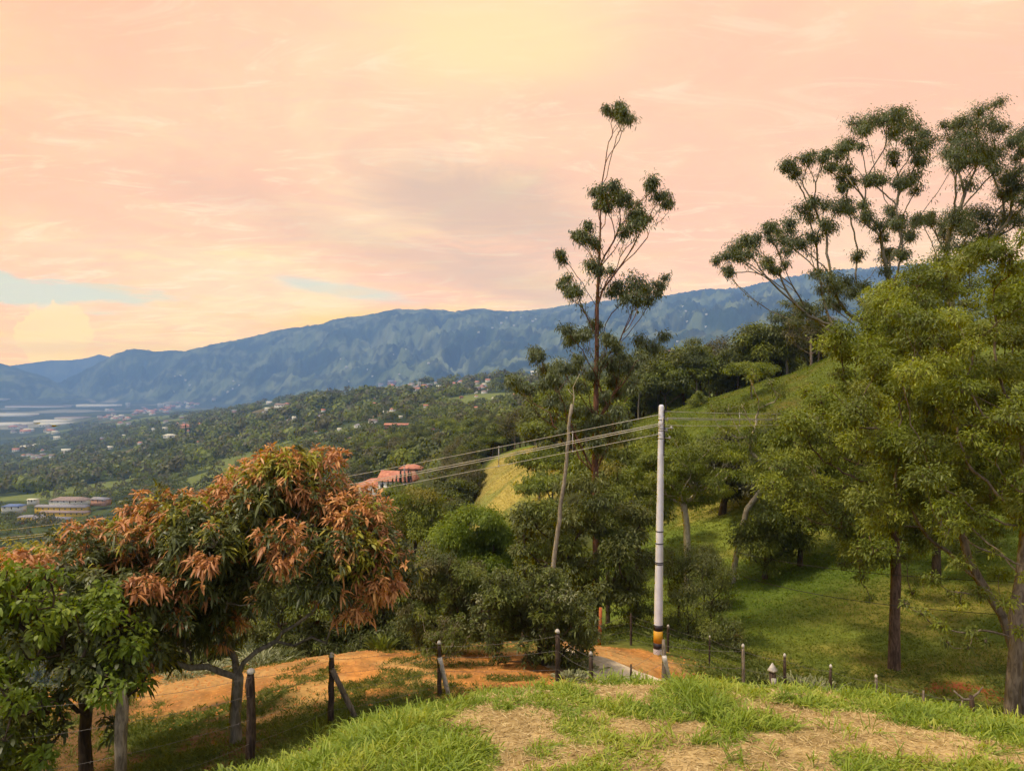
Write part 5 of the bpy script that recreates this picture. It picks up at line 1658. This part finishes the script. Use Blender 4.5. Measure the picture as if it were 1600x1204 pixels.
# ------------------------------------------------------------------ repeated trees on the slopes
def proto(kind, seed):
    r = np.random.default_rng(seed)
    kw = dict(r0=.16, rtip=.015, twigs=5, droop=.35, hang=.15, segs=1, flat=.62, lift=.25, lowpen=.6, minidx=1, power=.55, wig=.15, spread=1.3, alpha=.3)
    o = (0.0, 0.0, 0.0)
    if kind == 'round_tree':
        cl = shell_clumps((0, 0, 4.6), (3.4, 3.4, 2.7), 34, 1.15, r, -.5)
        return make_tree(kind, 'x', 'tree', o, [(0, 0, -.4), (.1, 0, 1.2), (0, .1, 2.6)], cl, M['bark_dark'], [M['dark'], M['mid']], seed, leafL=.40, leafW=.20, nleaf=150,
                         matpick=lambda c, r: int(r.random() < .3), **kw)
    if kind == 'bushy_tree':
        cl = shell_clumps((0, 0, 2.6), (2.8, 2.8, 2.3), 30, 1.05, r, -.7)
        return make_tree(kind, 'x', 'tree', o, [(0, 0, -.4), (.1, 0, .6), (0, .1, 1.4)], cl, M['bark_dark'], [M['mid'], M['olive']], seed, leafL=.36, leafW=.18, nleaf=170,
                         matpick=lambda c, r: int(r.random() < .35), **kw)
    if kind == 'spreading_tree':
        cl = shell_clumps((0, 0, 5.6), (4.6, 4.6, 1.3), 34, 1.15, r, -.15)
        return make_tree(kind, 'x', 'tree', o, [(0, 0, -.4), (.2, 0, 1.8), (.1, .1, 3.4)], cl, M['bark_grey'], [M['olive'], M['mid']], seed, leafL=.38, leafW=.18, nleaf=150,
                         matpick=lambda c, r: int(r.random() < .4), **kw)
    if kind == 'brownish_tree':
        cl = shell_clumps((0, 0, 5.2), (2.9, 2.9, 3.2), 36, .95, r, -.6)
        kw.update(spread=1.5)
        return make_tree(kind, 'x', 'tree', o, [(0, 0, -.4), (-.1, 0, 1.6), (0, .1, 3.2), (.1, 0, 4.6)], cl, M['bark_tan'], [M['brown'], M['dark']], seed, leafL=.34, leafW=.14, nleaf=150,
                         matpick=lambda c, r: int(r.random() < .35), **kw)
    if kind == 'slender_tree':
        cl = shell_clumps((0, 0, 7.0), (1.9, 1.9, 2.6), 22, .85, r, -.6, .3)
        kw.update(spread=1.3, slope=1.0)
        return make_tree(kind, 'x', 'tree', o, [(0, 0, -.4), (.1, 0, 2), (0, .1, 4.2), (.1, 0, 6.0)], cl, M['bark_grey'], [M['euc'], M['olive']], seed, leafL=.32, leafW=.12, nleaf=170,
                         matpick=lambda c, r: int(r.random() < .3), **kw)
    if kind == 'cypress':
        cl = [(0.12 * cos(k), .12 * sin(k), .7 + k * .42, .62 * (1.15 - abs(k - 6) / 16.0)) for k in range(18)]
        kw.update(spread=1.0, flat=1.2, r0=.10, hang=-.6)
        return make_tree(kind, 'x', 'cypress', o, [(0, 0, -.4), (0, 0, 1), (0, 0, 7.5)], cl, M['bark_dark'], [M['dark_cyp']], seed, leafL=.36, leafW=.16, nleaf=420, **kw)


M['dark_cyp'] = mat_leaf('cypress_leaves', G_((0.016, 0.022, 0.010), (0.030, 0.040, 0.014), (0.055, 0.065, 0.020)), 0.15)
PROT = {}
CLEAR = []
LBL = {}


def where(px, lo, hi, Y, n, f, s=None):
    a = (px - lo) / (hi - lo)
    pos = ['far left', 'left', 'left of centre', 'centre', 'right of centre', 'right', 'far right'][int(min(6, max(0, a * 7)))]
    b = (Y - n) / (f - n)
    rk = ['front rank', 'second rank', 'third rank', 'rear rank'][int(min(3, max(0, b * 4)))]
    return pos + ', ' + rk


def place(kind, x, y, s, label, group, r, sz=1.0, variants=3, z=None):
    if group:
        label = ('small ' if s < .8 else 'tall ' if s > 1.15 else '') + label
        if label in LBL: return None
        LBL[label] = 1
    key = (kind, int(r.integers(0, variants)))
    if key not in PROT:
        PROT[key] = proto(kind, 900 + len(PROT))
        root = PROT[key]; fresh = True
    else:
        root = copy_tree(PROT[key])
    root.location = (x, y, (Hs(x, y) if z is None else z) - .1)
    root.rotation_euler = (0, 0, r.uniform(0, 6.28))
    root.scale = (s, s, s * sz)
    root['label'] = label
    root['group'] = group
    return root


def slope_trees():
    r = np.random.default_rng(91)
    n = 0
    # along the top of the meadow
    g = 'trees along the top of the meadow'
    for px in np.linspace(985, 1290, 34):
        px += r.uniform(-5, 5)
        Y = r.uniform(106, 138) - max(0, px - 1180) * .05
        k = ['brownish_tree', 'brownish_tree', 'round_tree', 'slender_tree'][r.integers(0, 4)]
        place(k, W(px, Y), Y, r.uniform(.75, 1.15), f'{k.split("_")[0]} tree of the dark row topping the meadow, {where(px, 980, 1295, Y, 106, 138)}', g, r)
    for q in range(40):
        px = r.uniform(985, 1290); Y = r.uniform(112, 150)
        place('bushy_tree', W(px, Y), Y, r.uniform(.8, 1.2), f'bushy tree under the dark row topping the meadow, {where(px, 985, 1290, Y, 112, 150)}', g, r)
    # few in the upper meadow
    for px, Y, k, s, lab in [(1175, 88, 'spreading_tree', .6, 'small spreading olive tree standing alone high in the meadow'), (1090, 95, 'bushy_tree', .4, 'small bush left in the upper meadow')]:
        place(k, W(px, Y), Y, s, lab, None, r)
    # wood behind the tall slim eucalyptus
    g = 'trees in the wood behind the tall slim eucalyptus'
    for q in range(52):
        Y = r.uniform(95, 225); px = r.uniform(835, 1015)
        if Y < 125 and px > 960: continue
        k = ['brownish_tree', 'round_tree', 'round_tree', 'slender_tree', 'spreading_tree'][r.integers(0, 5)]
        place(k, W(px, Y), Y, r.uniform(.8, 1.3), f'{k.split("_")[0]} tree behind the tall slim eucalyptus, {where(px, 835, 1015, Y, 95, 225)}', g, r)
    # wood above the orange roofed house
    g = 'trees in the wood above the orange roofed house'
    for q in range(62):
        Y = r.uniform(335, 480); px = r.uniform(535, 830)
        k = ['brownish_tree', 'round_tree', 'round_tree', 'bushy_tree', 'spreading_tree'][r.integers(0, 5)]
        place(k, W(px, Y), Y, r.uniform(1.1, 1.75), f'{k.split("_")[0]} tree above the orange roofed house, {where(px, 535, 830, Y, 335, 480)}', g, r)
    for q in range(26):
        Y = r.uniform(185, 300); px = r.uniform(690, 850)
        k = ['brownish_tree', 'round_tree', 'bushy_tree'][r.integers(0, 3)]
        place(k, W(px, Y), Y, r.uniform(1.0, 1.5), f'{k.split("_")[0]} tree beyond the golden field, {where(px, 690, 850, Y, 185, 300)}', 'trees beyond the golden field', r)
    # near slope under the house
    g = 'trees on the near slope below the orange roofed house'
    for q in range(120):
        Y = r.uniform(42, 250); px = r.uniform(430, 905)
        if field_mask(np.array([W(px, Y)]), np.array([Y]))[0] > .02 or (W(px, Y) > W(720, Y) and 84 < Y < 180): continue
        if 240 < Y < 330 and 540 < px < 690: continue
        gy = 585 - 1200 * Hs(W(px, Y), Y) / Y
        if gy - 5500 / Y < 772 and px < 700 and Y < 240: continue
        k = ['bushy_tree', 'spreading_tree', 'bushy_tree', 'round_tree', 'brownish_tree'][r.integers(0, 5)]
        place(k, W(px, Y), Y, r.uniform(.55, 1.0) * (1 + Y / 600), f'{k.split("_")[0]} tree below the orange roofed house, {where(px, 430, 905, Y, 42, 250)}', g, r)
    for q in range(30):
        Y = r.uniform(92, 185); px = 712 + (Y - 100) * .42 + r.uniform(-45, 6)
        k = ['bushy_tree', 'round_tree', 'brownish_tree'][r.integers(0, 3)]
        place(k, W(px, Y), Y, r.uniform(.7, 1.1), f'{k.split("_")[0]} tree edging the golden field, {where(px, 690, 760, Y, 100, 185)}', 'trees edging the golden field', r)
    # left slope, partly hidden by the mango tree
    g = 'trees on the left slope below the yellow walled buildings'
    for q in range(75):
        Y = r.uniform(60, 520); px = r.uniform(-90, 430)
        gy = 585 - 1200 * Hs(W(px, Y), Y) / Y
        if gy > 1020 or gy - 8000 / Y < 822: continue
        k = ['bushy_tree', 'round_tree', 'brownish_tree', 'spreading_tree'][r.integers(0, 4)]
        place(k, W(px, Y), Y, r.uniform(.9, 1.4), f'{k.split("_")[0]} tree below the yellow walled buildings, {where(px, -90, 430, Y, 60, 520)}', g, r)
    # cypress row in front of the orange roofed house
    for i, (px, pt, pb) in enumerate([(598, 750, 772), (606.5, 749, 771), (613.5, 748, 770), (619.5, 746, 769), (626, 744, 772), (632.5, 743, 766), (638.5, 740, 764), (642, 739, 757)]):
        Y = 276 + i * 1.5
        z = max(Zp(pb + 3, Y), Hs(W(px, Y), Y)); s = (pb + 3 - pt) / 1200 * Y / 8.2
        place('cypress', W(px, Y), Y, s * .9, ['leftmost', 'second', 'third', 'fourth', 'fifth', 'sixth', 'seventh', 'rightmost'][i] + ' cypress in the row beside the orange roofed house', 'cypresses in a row beside the orange roofed house', r, 1.15, z=z)
    for (px, pt, pb, lab) in [(643, 663, 690, 'tall lone cypress rising from the wood above the orange roofed house'), (290, 663, 688, 'dark cypress left below the orange hillside house'),
                              (297, 662, 678, 'dark cypress touching the orange hillside house'), (303, 658, 676, 'dark cypress just right of the orange hillside house'), (314, 657, 675, 'dark cypress farther right of the orange hillside house'),
                              (291, 703, 724, 'tall dark cypress midway down the wooded hillside'), (122, 742, 764, 'dark cypress above the yellow walled buildings'), (167, 722, 738, 'dark cypress among the woods left of the pyramid field'),
                              (702, 594, 610, 'small cypress among the ridge houses'), (609, 624, 635, 'tiny cypress over the red clearing'), (636, 640, 655, 'tiny cypress on the far slope above the lone one')]:
        p = raycast(px, pb, 120)
        if p is None: continue
        s = (pb - pt) / 1200 * p.y / 8.2
        place('cypress', p.x, p.y, s * .9, lab, None, r, 1.15)


slope_trees()


# ------------------------------------------------------------------ houses and other buildings
def rf(name, c, c2=None): return mat_plain(name, c, .85, .18, .8, col2=c2)


M['terra'] = rf('terracotta_roof', (0.46, 0.16, 0.10), (0.58, 0.24, 0.15))
M['brownroof'] = rf('brown_roof', (0.20, 0.14, 0.13), (0.34, 0.24, 0.20))
M['greyroof'] = rf('grey_roof', (0.20, 0.18, 0.20), (0.32, 0.29, 0.31))
M['blueroof'] = rf('blue_roof', (0.10, 0.14, 0.27), (0.16, 0.20, 0.36))
M['whitewall'] = rf('white_wall', (0.62, 0.58, 0.52), (0.74, 0.70, 0.63))
M['yellowwall'] = rf('yellow_wall', (0.58, 0.36, 0.03), (0.68, 0.44, 0.05))
M['brickwall'] = rf('brick_wall', (0.42, 0.20, 0.13), (0.52, 0.28, 0.18))
M['creamroof'] = rf('cream_roof', (0.62, 0.55, 0.40), (0.76, 0.68, 0.52))
M['dark_glass'] = mat_plain('window_glass', (0.03, 0.035, 0.04), .2, .2, 5, spec=.6)
M['door_wood'] = mat_plain('door_wood', (0.12, 0.06, 0.03), .7, .2, 5)


def roof_mesh(mb, w, d, z, rise, hip=0.0, ov=.6):
    x, y = w / 2 + ov, d / 2 + ov
    th = .18
    hx = x - (y if hip else 0) * (1 if hip else 0)
    hx = max(hx, .2) if hip else x
    for dz in (0,):
        V = [(-x, -y, z), (x, -y, z), (x, y, z), (-x, y, z), (-hx, 0, z + rise), (hx, 0, z + rise),
             (-x, -y, z - th), (x, -y, z - th), (x, y, z - th), (-x, y, z - th)]
        mb.add(V, [(0, 1, 5, 4), (2, 3, 4, 5), (6, 7, 1, 0), (7, 8, 2, 1), (8, 9, 3, 2), (9, 6, 0, 3), (9, 8, 7, 6)], [(1, 2, 5), (3, 0, 4)])


def building(name, label, cat, pos, w, d, h, rise, wall, roof, rz=0.0, hip=False, nwin=4, group=None, door=True):
    root = empty(name, tuple(pos), label, cat, group, rz)
    mb = MB(); mb.box(-w / 2, w / 2, -d / 2, d / 2, -3.5, h); mb.build('wall', M[wall], root)
    mb = MB(); roof_mesh(mb, w, d, h + .2, rise, hip); mb.build('roof', M[roof], root)
    for k in range(nwin):
        x = -w / 2 + (k + .5) * w / nwin
        if door and k == nwin // 2:
            mb = MB(); mb.box(x - .55, x + .55, -d / 2 - .05, -d / 2 + .02, 0, 2.1); mb.build('door', M['door_wood'], root); continue
        mb = MB(); mb.box(x - .6, x + .6, -d / 2 - .06, -d / 2 + .02, 1.0, 2.2); wn = mb.build('window', M['dark_glass'], root)
        mb = MB(); mb.box(x - .7, x + .7, -d / 2 - .12, -d / 2 + .02, .88, .98); mb.build('sill', M['whitewall'], wn)
    return root


def near_buildings():
    Y = 290
    p = P3(583, 768, Y)
    lift = lambda v: Vector((v[0], v[1], max(v[2], Hs(v[0], v[1] - 5) + .3)))
    building('hacienda_house', 'long orange roofed white house with its gable towards the cypress row', 'house', lift(P3(590, 770, Y + 4)), 13, 8, 3.0, 2.6, 'whitewall', 'terra', .35, True, 4)
    building('hacienda_wing', 'taller orange roofed wing of the white house right behind the cypresses', 'house', lift(P3(622, 767, Y + 2)), 12.5, 9, 3.2, 3.4, 'whitewall', 'terra', -.25, False, 4)
    building('orange_roof_house', 'small orange roofed house up the slope right of the cypress row', 'house', lift(P3(643, 741, 318)), 8.5, 5, 2.6, 1.5, 'brickwall', 'terra', -.12, True, 3)
    Y = 690
    s = Y / 1200
    for nm, lab, px, pb, wpx, d, h, ri, wall, roof, rz, hip, dY in [
        ('school_building', 'pinkish brown roofed building, rearmost of the yellow walled group', 111, 784, 60, 13, 3.0, 4.5, 'whitewall', 'brownroof', -.05, True, 40),
        ('school_building', 'long grey roofed yellow walled building, second from the rear of the group', 98, 796, 82, 9, 4.2, 2.4, 'yellowwall', 'greyroof', -.06, False, 12),
        ('school_building', 'long pink roofed yellow walled building in the middle of the group', 102, 804, 74, 8, 3.6, 2.0, 'yellowwall', 'brownroof', -.06, False, 0),
        ('school_building', 'grey roofed yellow walled building at the front left of the group', 84, 815, 60, 8, 4.4, 2.4, 'yellowwall', 'greyroof', -.10, False, -14),
        ('school_building', 'short grey roofed yellow walled annex at the far left of the yellow group', 50, 811, 36, 8, 3.6, 2.2, 'yellowwall', 'greyroof', .28, True, -8),
        ('blue_roof_house', 'blue roofed white house at the left edge near the yellow walled group', 22, 794, 30, 9, 3.4, 2.6, 'whitewall', 'blueroof', .12, True, 10),
        ('grey_roof_house', 'grey roofed house right of the yellow walled group under the trees', 158, 783, 28, 8, 3.0, 2.8, 'brickwall', 'greyroof', -.3, False, 20),
        ('white_shed', 'small white shed between the blue roof and the yellow walled group', 52, 783, 14, 6, 2.6, 1.2, 'whitewall', 'creamroof', .1, False, 30)]:
        yy = Y + dY
        building(nm, lab, 'building', P3(px, pb, yy), wpx * s, d, h * .72, ri * .62, wall, roof, rz, hip, max(3, int(wpx * s / 5)))


near_buildings()


def far_buildings():
    r = np.random.default_rng(101)
    protos = {}

    def hs(kind, wall, roof):
        k = (kind, wall, roof)
        if k not in protos:
            mb = MB()
            if kind == 'tower':
                mb.box(-8, 8, -6, 6, -6, 34)
                mb.m = 2
                for f in range(8):
                    for c in range(5): mb.box(-6.8 + c * 3, -5.0 + c * 3, -6.1, -5.95, 3 + f * 3.8, 5 + f * 3.8)
                mb.m = 1; mb.box(-8.3, 8.3, -6.3, 6.3, 34, 34.8)
            elif kind == 'green':
                mb.box(-50, 50, -15, 15, -4, 4)
                mb.m = 1
                for q in range(5):
                    V, n = [], 0
                    y0, y1 = -15 + q * 6, -9 + q * 6
                    mb.add([(-51, y0, 4.05), (51, y0, 4.05), (51, y1, 4.05), (-51, y1, 4.05), (-51, (y0 + y1) / 2, 7), (51, (y0 + y1) / 2, 7)],
                           [(0, 1, 5, 4), (2, 3, 4, 5)], [(1, 2, 5), (3, 0, 4)])
            else:
                mb.box(-6, 6, -4, 4, -5, 3.2)
                mb.m = 2
                for c in range(3): mb.box(-4.6 + c * 3.6, -3.2 + c * 3.6, -4.08, -3.9, 1, 2.3)
                mb.m = 1; roof_mesh(mb, 12, 8, 3.4, 2.6, hip=(kind == 'hip'))
            protos[k] = mb.data('far_' + kind, [M[wall], M[roof], M['dark_glass']])
        return protos[k]

    def put(px, py, kind, wall, roof, s, label, group, name='far_house', rz=None, cat='house'):
        p = raycast(px, py, 300)
        if p is None: return
        CLEAR.append((px, py + 3, s * 13 / p.y * 1200 * .75 + 2, 7))
        o = link(name, hs(kind, wall, roof))
        o.location = (p.x, p.y, p.z + .5)
        o.rotation_euler = (0, 0, r.uniform(-.6, .6) if rz is None else rz)
        zs = min(1.0, 11.0 / max(1.0, s * 13 / p.y * 1200))
        o.scale = (s, s * max(zs, .6), s * zs)
        tag(o, label, cat, group)

    mixes = [('gable', 'whitewall', 'terra'), ('hip', 'whitewall', 'terra'), ('gable', 'whitewall', 'brownroof'), ('gable', 'brickwall', 'greyroof'), ('gable', 'whitewall', 'creamroof'), ('hip', 'brickwall', 'terra')]
    colr = {'terra': 'red', 'brownroof': 'brown', 'greyroof': 'grey', 'creamroof': 'pale'}
    zones = [  # centre, spread, count, width px range, words
        (250, 638, 60, 5, 34, (5, 9), 'in the town strip at the foot of the blue ridge', 'houses of the town at the foot of the ridge'),
        (185, 653, 26, 4, 20, (5, 8), 'in the lower town below the towers', 'houses of the lower town'),
        (640, 606, 60, 5, 26, (6, 11), 'in the far village left of the eucalyptus', 'houses of the far village'),
        (55, 672, 45, 8, 16, (9, 16), 'in the settlement on the valley floor at the left', 'houses on the valley floor'),
        (760, 604, 40, 8, 14, (5, 9), 'scattered right of the far village', 'houses right of the far village'),
        (60, 712, 60, 8, 12, (6, 11), 'in the woods below the valley settlement', 'houses in the woods below the settlement')]
    for cx, cy, sx, sy, n, (w0, w1), words, grp in zones:
        for q in range(n):
            px = cx + r.normal(0, sx * .5); py = cy + r.normal(0, sy * .5)
            if cx == 250: py = np.interp(px, [170, 330], [651, 632]) + r.normal(0, 2.2)
            p = raycast(px, py, 300)
            if p is None: continue
            k = mixes[r.integers(0, len(mixes))]
            s = r.uniform(w0, w1) / 1200 * p.y / 13
            put(px, py, *k, s, f'{colr[k[2]]} roofed house {words}, {["leftmost", "left", "middle", "right", "rightmost"][int(min(4, max(0, ((px - cx) / sx + 1) * 2.5)))]} part', grp)
    for q in range(70):
        px = r.uniform(150, 860); py = r.uniform(612 + max(0, (450 - px)) * .09, 700 - max(0, px - 500) * .10)
        k = mixes[r.integers(0, len(mixes))]
        p = raycast(px, py, 300)
        if p is None: continue
        put(px, py, *k, r.uniform(5, 9) / 1200 * p.y / 13, f'{colr[k[2]]} roofed house alone in the wooded foothills, {where(px, 150, 860, py, 612, 700).replace("rank", "tier")}', 'lone houses in the foothills')
    singles = [
        (265, 683, 20, 'hip', 'whitewall', 'creamroof', 'white low house left below the orange hillside house'), (290, 668, 18, 'hip', 'brickwall', 'terra', 'orange roofed hillside house with cypresses beside it'),
        (150, 709, 9, 'gable', 'whitewall', 'greyroof', 'white house in the woods left of the pyramid field'), (172, 701, 9, 'gable', 'whitewall', 'creamroof', 'thin pale roof in the woods above the pyramid field'),
        (103, 706, 13, 'gable', 'whitewall', 'creamroof', 'white house at the end of the small clearing at the left'), (89, 686, 10, 'gable', 'whitewall', 'creamroof', 'bright white house on the dark wooded rise at the left'),
        (171, 744, 9, 'gable', 'whitewall', 'creamroof', 'pale roof above the mango tree left part'), (252, 727, 14, 'gable', 'brickwall', 'terra', 'orange house just above the mango crown'),
        (278, 729, 10, 'gable', 'whitewall', 'brownroof', 'brown roofed house just above the mango crown'),
        (461, 655, 9, 'gable', 'whitewall', 'creamroof', 'brightest white roofed house in the middle of the wooded slope'), (500, 652, 8, 'gable', 'whitewall', 'brownroof', 'white house right of the brightest white roof'),
        (452, 661, 13, 'hip', 'brickwall', 'brownroof', 'brown house left of the brightest white roof'), (476, 673, 9, 'hip', 'whitewall', 'terra', 'pink roofed house below the brightest white roof'),
        (494, 676, 6, 'gable', 'whitewall', 'terra', 'tiny pink house above the mango top'), (505, 643, 8, 'gable', 'whitewall', 'terra', 'pink roofed house under the shoulder of the far slope'),
        (560, 668, 13, 'hip', 'whitewall', 'greyroof', 'grey roofed house beside the red clearing on the far slope'), (583, 661, 14, 'gable', 'whitewall', 'brownroof', 'brown roofed house left of the long red roof'),
        (620, 667, 38, 'gable', 'brickwall', 'terra', 'long red roof on the far slope left of the lone cypress'), (614, 643, 10, 'hip', 'whitewall', 'terra', 'pink roofed house in the middle of the far slope'),
        (602, 646, 7, 'gable', 'whitewall', 'creamroof', 'small white house beside the pink roofed one on the far slope'), (626, 653, 6, 'gable', 'whitewall', 'creamroof', 'white house under the pink roofed one on the far slope'),
        (418, 641, 8, 'gable', 'whitewall', 'creamroof', 'small white house on the crest of the left shoulder'), (440, 636, 24, 'gable', 'whitewall', 'brownroof', 'long low row building on the left shoulder'),
        (586, 634, 20, 'hip', 'brickwall', 'terra', 'long orange roofed house standing on the red clearing'), (835, 636, 12, 'hip', 'whitewall', 'terra', 'pink roofed house between the slim eucalyptus and the leaning pole'),
        (829, 716, 9, 'gable', 'brickwall', 'terra', 'tiny red roofed hut at the top corner of the golden field'), (763, 597, 9, 'gable', 'whitewall', 'terra', 'white house on the crest left of the small eucalyptus tufts'), (835, 585, 12, 'gable', 'whitewall', 'creamroof', 'pale house behind the small eucalyptus tufts'),
        (1045, 552, 16, 'gable', 'whitewall', 'terra', 'pink house beyond the treeline right of the tall eucalyptus'), (1060, 565, 14, 'gable', 'whitewall', 'brownroof', 'long pale house beyond the treeline right of the tall eucalyptus'),
        (1075, 553, 10, 'gable', 'whitewall', 'creamroof', 'small white house beyond the treeline farther right')]
    for px, py, w, kind, wall, roof, lab in singles:
        p = raycast(px, py, 300)
        if p is None: continue
        put(px, py, kind, wall, roof, w / 1200 * p.y / 13, lab, None)
    for px, w, h, lab in [(200, 6, 9, 'pale apartment tower standing alone left of the town'), (251, 9, 8, 'broad apartment block in the middle of the town'), (262, 5, 6, 'narrow apartment tower right of the broad block'), (655, 4, 9, 'white church tower in the far village')]:
        py = {200: 638, 251: 638, 262: 638, 655: 606}[px]
        p = raycast(px, py, 300)
        if p is None: continue
        o = link('apartment_tower', hs('tower', 'whitewall', 'creamroof')); o.location = p
        o.scale = (w / 1200 * p.y / 16, 1.0, h / 1200 * p.y / 34); tag(o, lab, 'tower')
    for i, (px, py, w, hsc, roof, lab) in enumerate([
        (60, 636.5, 95, 1.0, 'brownroof', 'brown roofed greenhouse strip at the far left of the valley'), (155, 635, 64, 1.1, 'creamroof', 'long cream roofed greenhouse left of the pale tower'),
        (20, 650, 70, 1.3, 'creamroof', 'pale yellow greenhouse strip in the second line of the valley'), (85, 659, 50, 1.0, 'creamroof', 'cream greenhouse strip just behind the valley settlement'),
        (20, 664, 60, 1.0, 'creamroof', 'white greenhouse strip left behind the settlement'), (95, 663, 30, .9, 'creamroof', 'short cream greenhouse right behind the settlement'), (115, 653.5, 45, .8, 'brownroof', 'thin brown roofed greenhouse in the third line of the valley'),
        (58, 696, 22, .7, 'creamroof', 'small cream roofed shed below the valley settlement'), (2, 626, 18, .8, 'creamroof', 'thin pale strip under the far left hill')]):
        p = raycast(px, py, 300)
        if p is None: continue
        o = link('greenhouse', hs('green', 'whitewall', roof)); o.location = p
        k = w / 1200 * p.y / 102
        o.scale = (k, 4.0, hsc * max(1.0, 2.4 * p.y / 1200 / 7 * 1.3)); tag(o, lab, 'greenhouse', 'greenhouses on the valley floor')
    # pale villages high on the mountain
    for q in range(34):
        px = [r.normal(310, 40), r.normal(600, 60), r.normal(790, 30), r.normal(1090, 40)][q % 4]
        py = [r.normal(605, 10), r.normal(575, 14), r.normal(505, 6), r.normal(505, 20)][q % 4]
        p = raycast(px, py, 4000, 12500)
        if p is None: continue
        put(px, py, 'gable', 'whitewall', 'creamroof', r.uniform(2.0, 4.5) / 1200 * p.y / 13, ['tiny pale house low on the blue slope above the town', 'tiny pale house on the mountain above the far village', 'tiny pale house near the crest left of the eucalyptus', 'tiny pale house on the ridge right of the eucalyptus'][q % 4], 'houses on the mountain slope')


far_buildings()


# ------------------------------------------------------------------ woods that read as one mass
def wood(name, label, n, y0, y1, px0, px1, seed, nl, cmin, cmax, power, thr, ymin_clear=0):
    r = np.random.default_rng(seed)
    Y = np.exp(np.log(y0) + (np.log(y1) - np.log(y0)) * r.random(n) ** power)
    px = px0 + (px1 - px0) * r.random(n)
    X = W(px, Y); Z = H(X, Y)
    clear = sstep(fbm(X / 230, Y / 230, 115, 4), 0.57, 0.61) + sstep(fbm(X / 130, Y / 130, 116, 3), 0.70, 0.73)
    keep = (r.random(n) > clear * .93) & ~((Z < -300) & (r.random(n) < .8))
    py = 585 - 1200 * Z / Y
    for (cx, cy, rx, ry) in CLEAR:
        keep &= ((px - cx) / rx) ** 2 + ((py - cy) / ry) ** 2 > 1
    X, Y, Z = X[keep], Y[keep], Z[keep]
    m = len(X)
    R = (cmin + (cmax - cmin) * r.random(m) ** 1.6) * (0.75 + 0.5 * fbm(X / 90, Y / 90, 5, 2))
    hh = R * (0.75 + .5 * r.random(m))
    C = np.stack([X, Y, Z + hh * .75], -1)
    v = unit(r.normal(0, 1, (m, nl, 3))); v[..., 2] = np.abs(v[..., 2]) * 1.0 - .15; v[..., 1] = -np.abs(v[..., 1]) * .8 + .2 * v[..., 1]
    rad = (0.72 + .34 * r.random((m, nl, 1)))
    P = (C[:, None] + v * rad * np.stack([R, R, hh], -1)[:, None]).reshape(-1, 3)
    vv = v.reshape(-1, 3)
    sz = np.repeat(R * 1.5 / sqrt(nl) * 1.9, nl)
    D = r.normal(0, 1, (len(P), 3)); D = D - vv * (D * vv).sum(1, keepdims=True) * .8
    D = unit(D); D[:, 2] -= .25
    S2 = unit(np.cross(D, vv + r.normal(0, .35, vv.shape)))
    tree_t = np.clip(fbm(X / 40, Y / 40, 9, 3) * 1.1 - .1 + r.normal(0, .22, m), 0, 1)
    tint = np.stack([r.random(len(P)), np.repeat(tree_t, nl), r.random(len(P))], -1)
    q = np.stack([P - D * sz[:, None] * .5, P + S2 * sz[:, None] * .36, P + D * sz[:, None] * .5, P - S2 * sz[:, None] * .36], 1)
    mi = (np.repeat(r.random(m), nl) * 2.99).astype(int)
    mi = np.where(np.repeat(r.random(m) < .10, nl), 3, mi)
    k = np.arange(len(P))[:, None] * 4
    me = mesh_data(name, q.reshape(-1, 3), [k + np.array([[0, 1, 2, 3]])], [M['dark'], M['mid'], M['brown'], M['olive']], tint=np.repeat(tint, 4, 0), midx=[mi])
    o = link(name, me); tag(o, label, 'wood', kind='stuff')


CLEAR += [(185, 712, 22, 8), (105, 800, 85, 18), (30, 785, 40, 14), (610, 765, 52, 16), (620, 665, 26, 6), (585, 634, 16, 5), (255, 660, 16, 6), (60, 672, 55, 12), (100, 705, 22, 7), (540, 665, 18, 4),
         (405, 650, 16, 6), (730, 626, 14, 4), (800, 745, 60, 40), (430, 640, 24, 5), (250, 640, 80, 5), (640, 605, 40, 4), (60, 640, 100, 7), (265, 683, 13, 5)]
wood('hillside_woods', 'dense wood covering the slope beyond the yellow walled buildings', 7600, 240, 900, -140, 1060, 111, 75, 3.2, 7.0, 0.95, 0)
wood('hillside_woods', 'far wood covering the rolling foothills before the mountain', 26000, 850, 4600, -150, 1300, 112, 26, 5.0, 12.0, 0.9, 0)
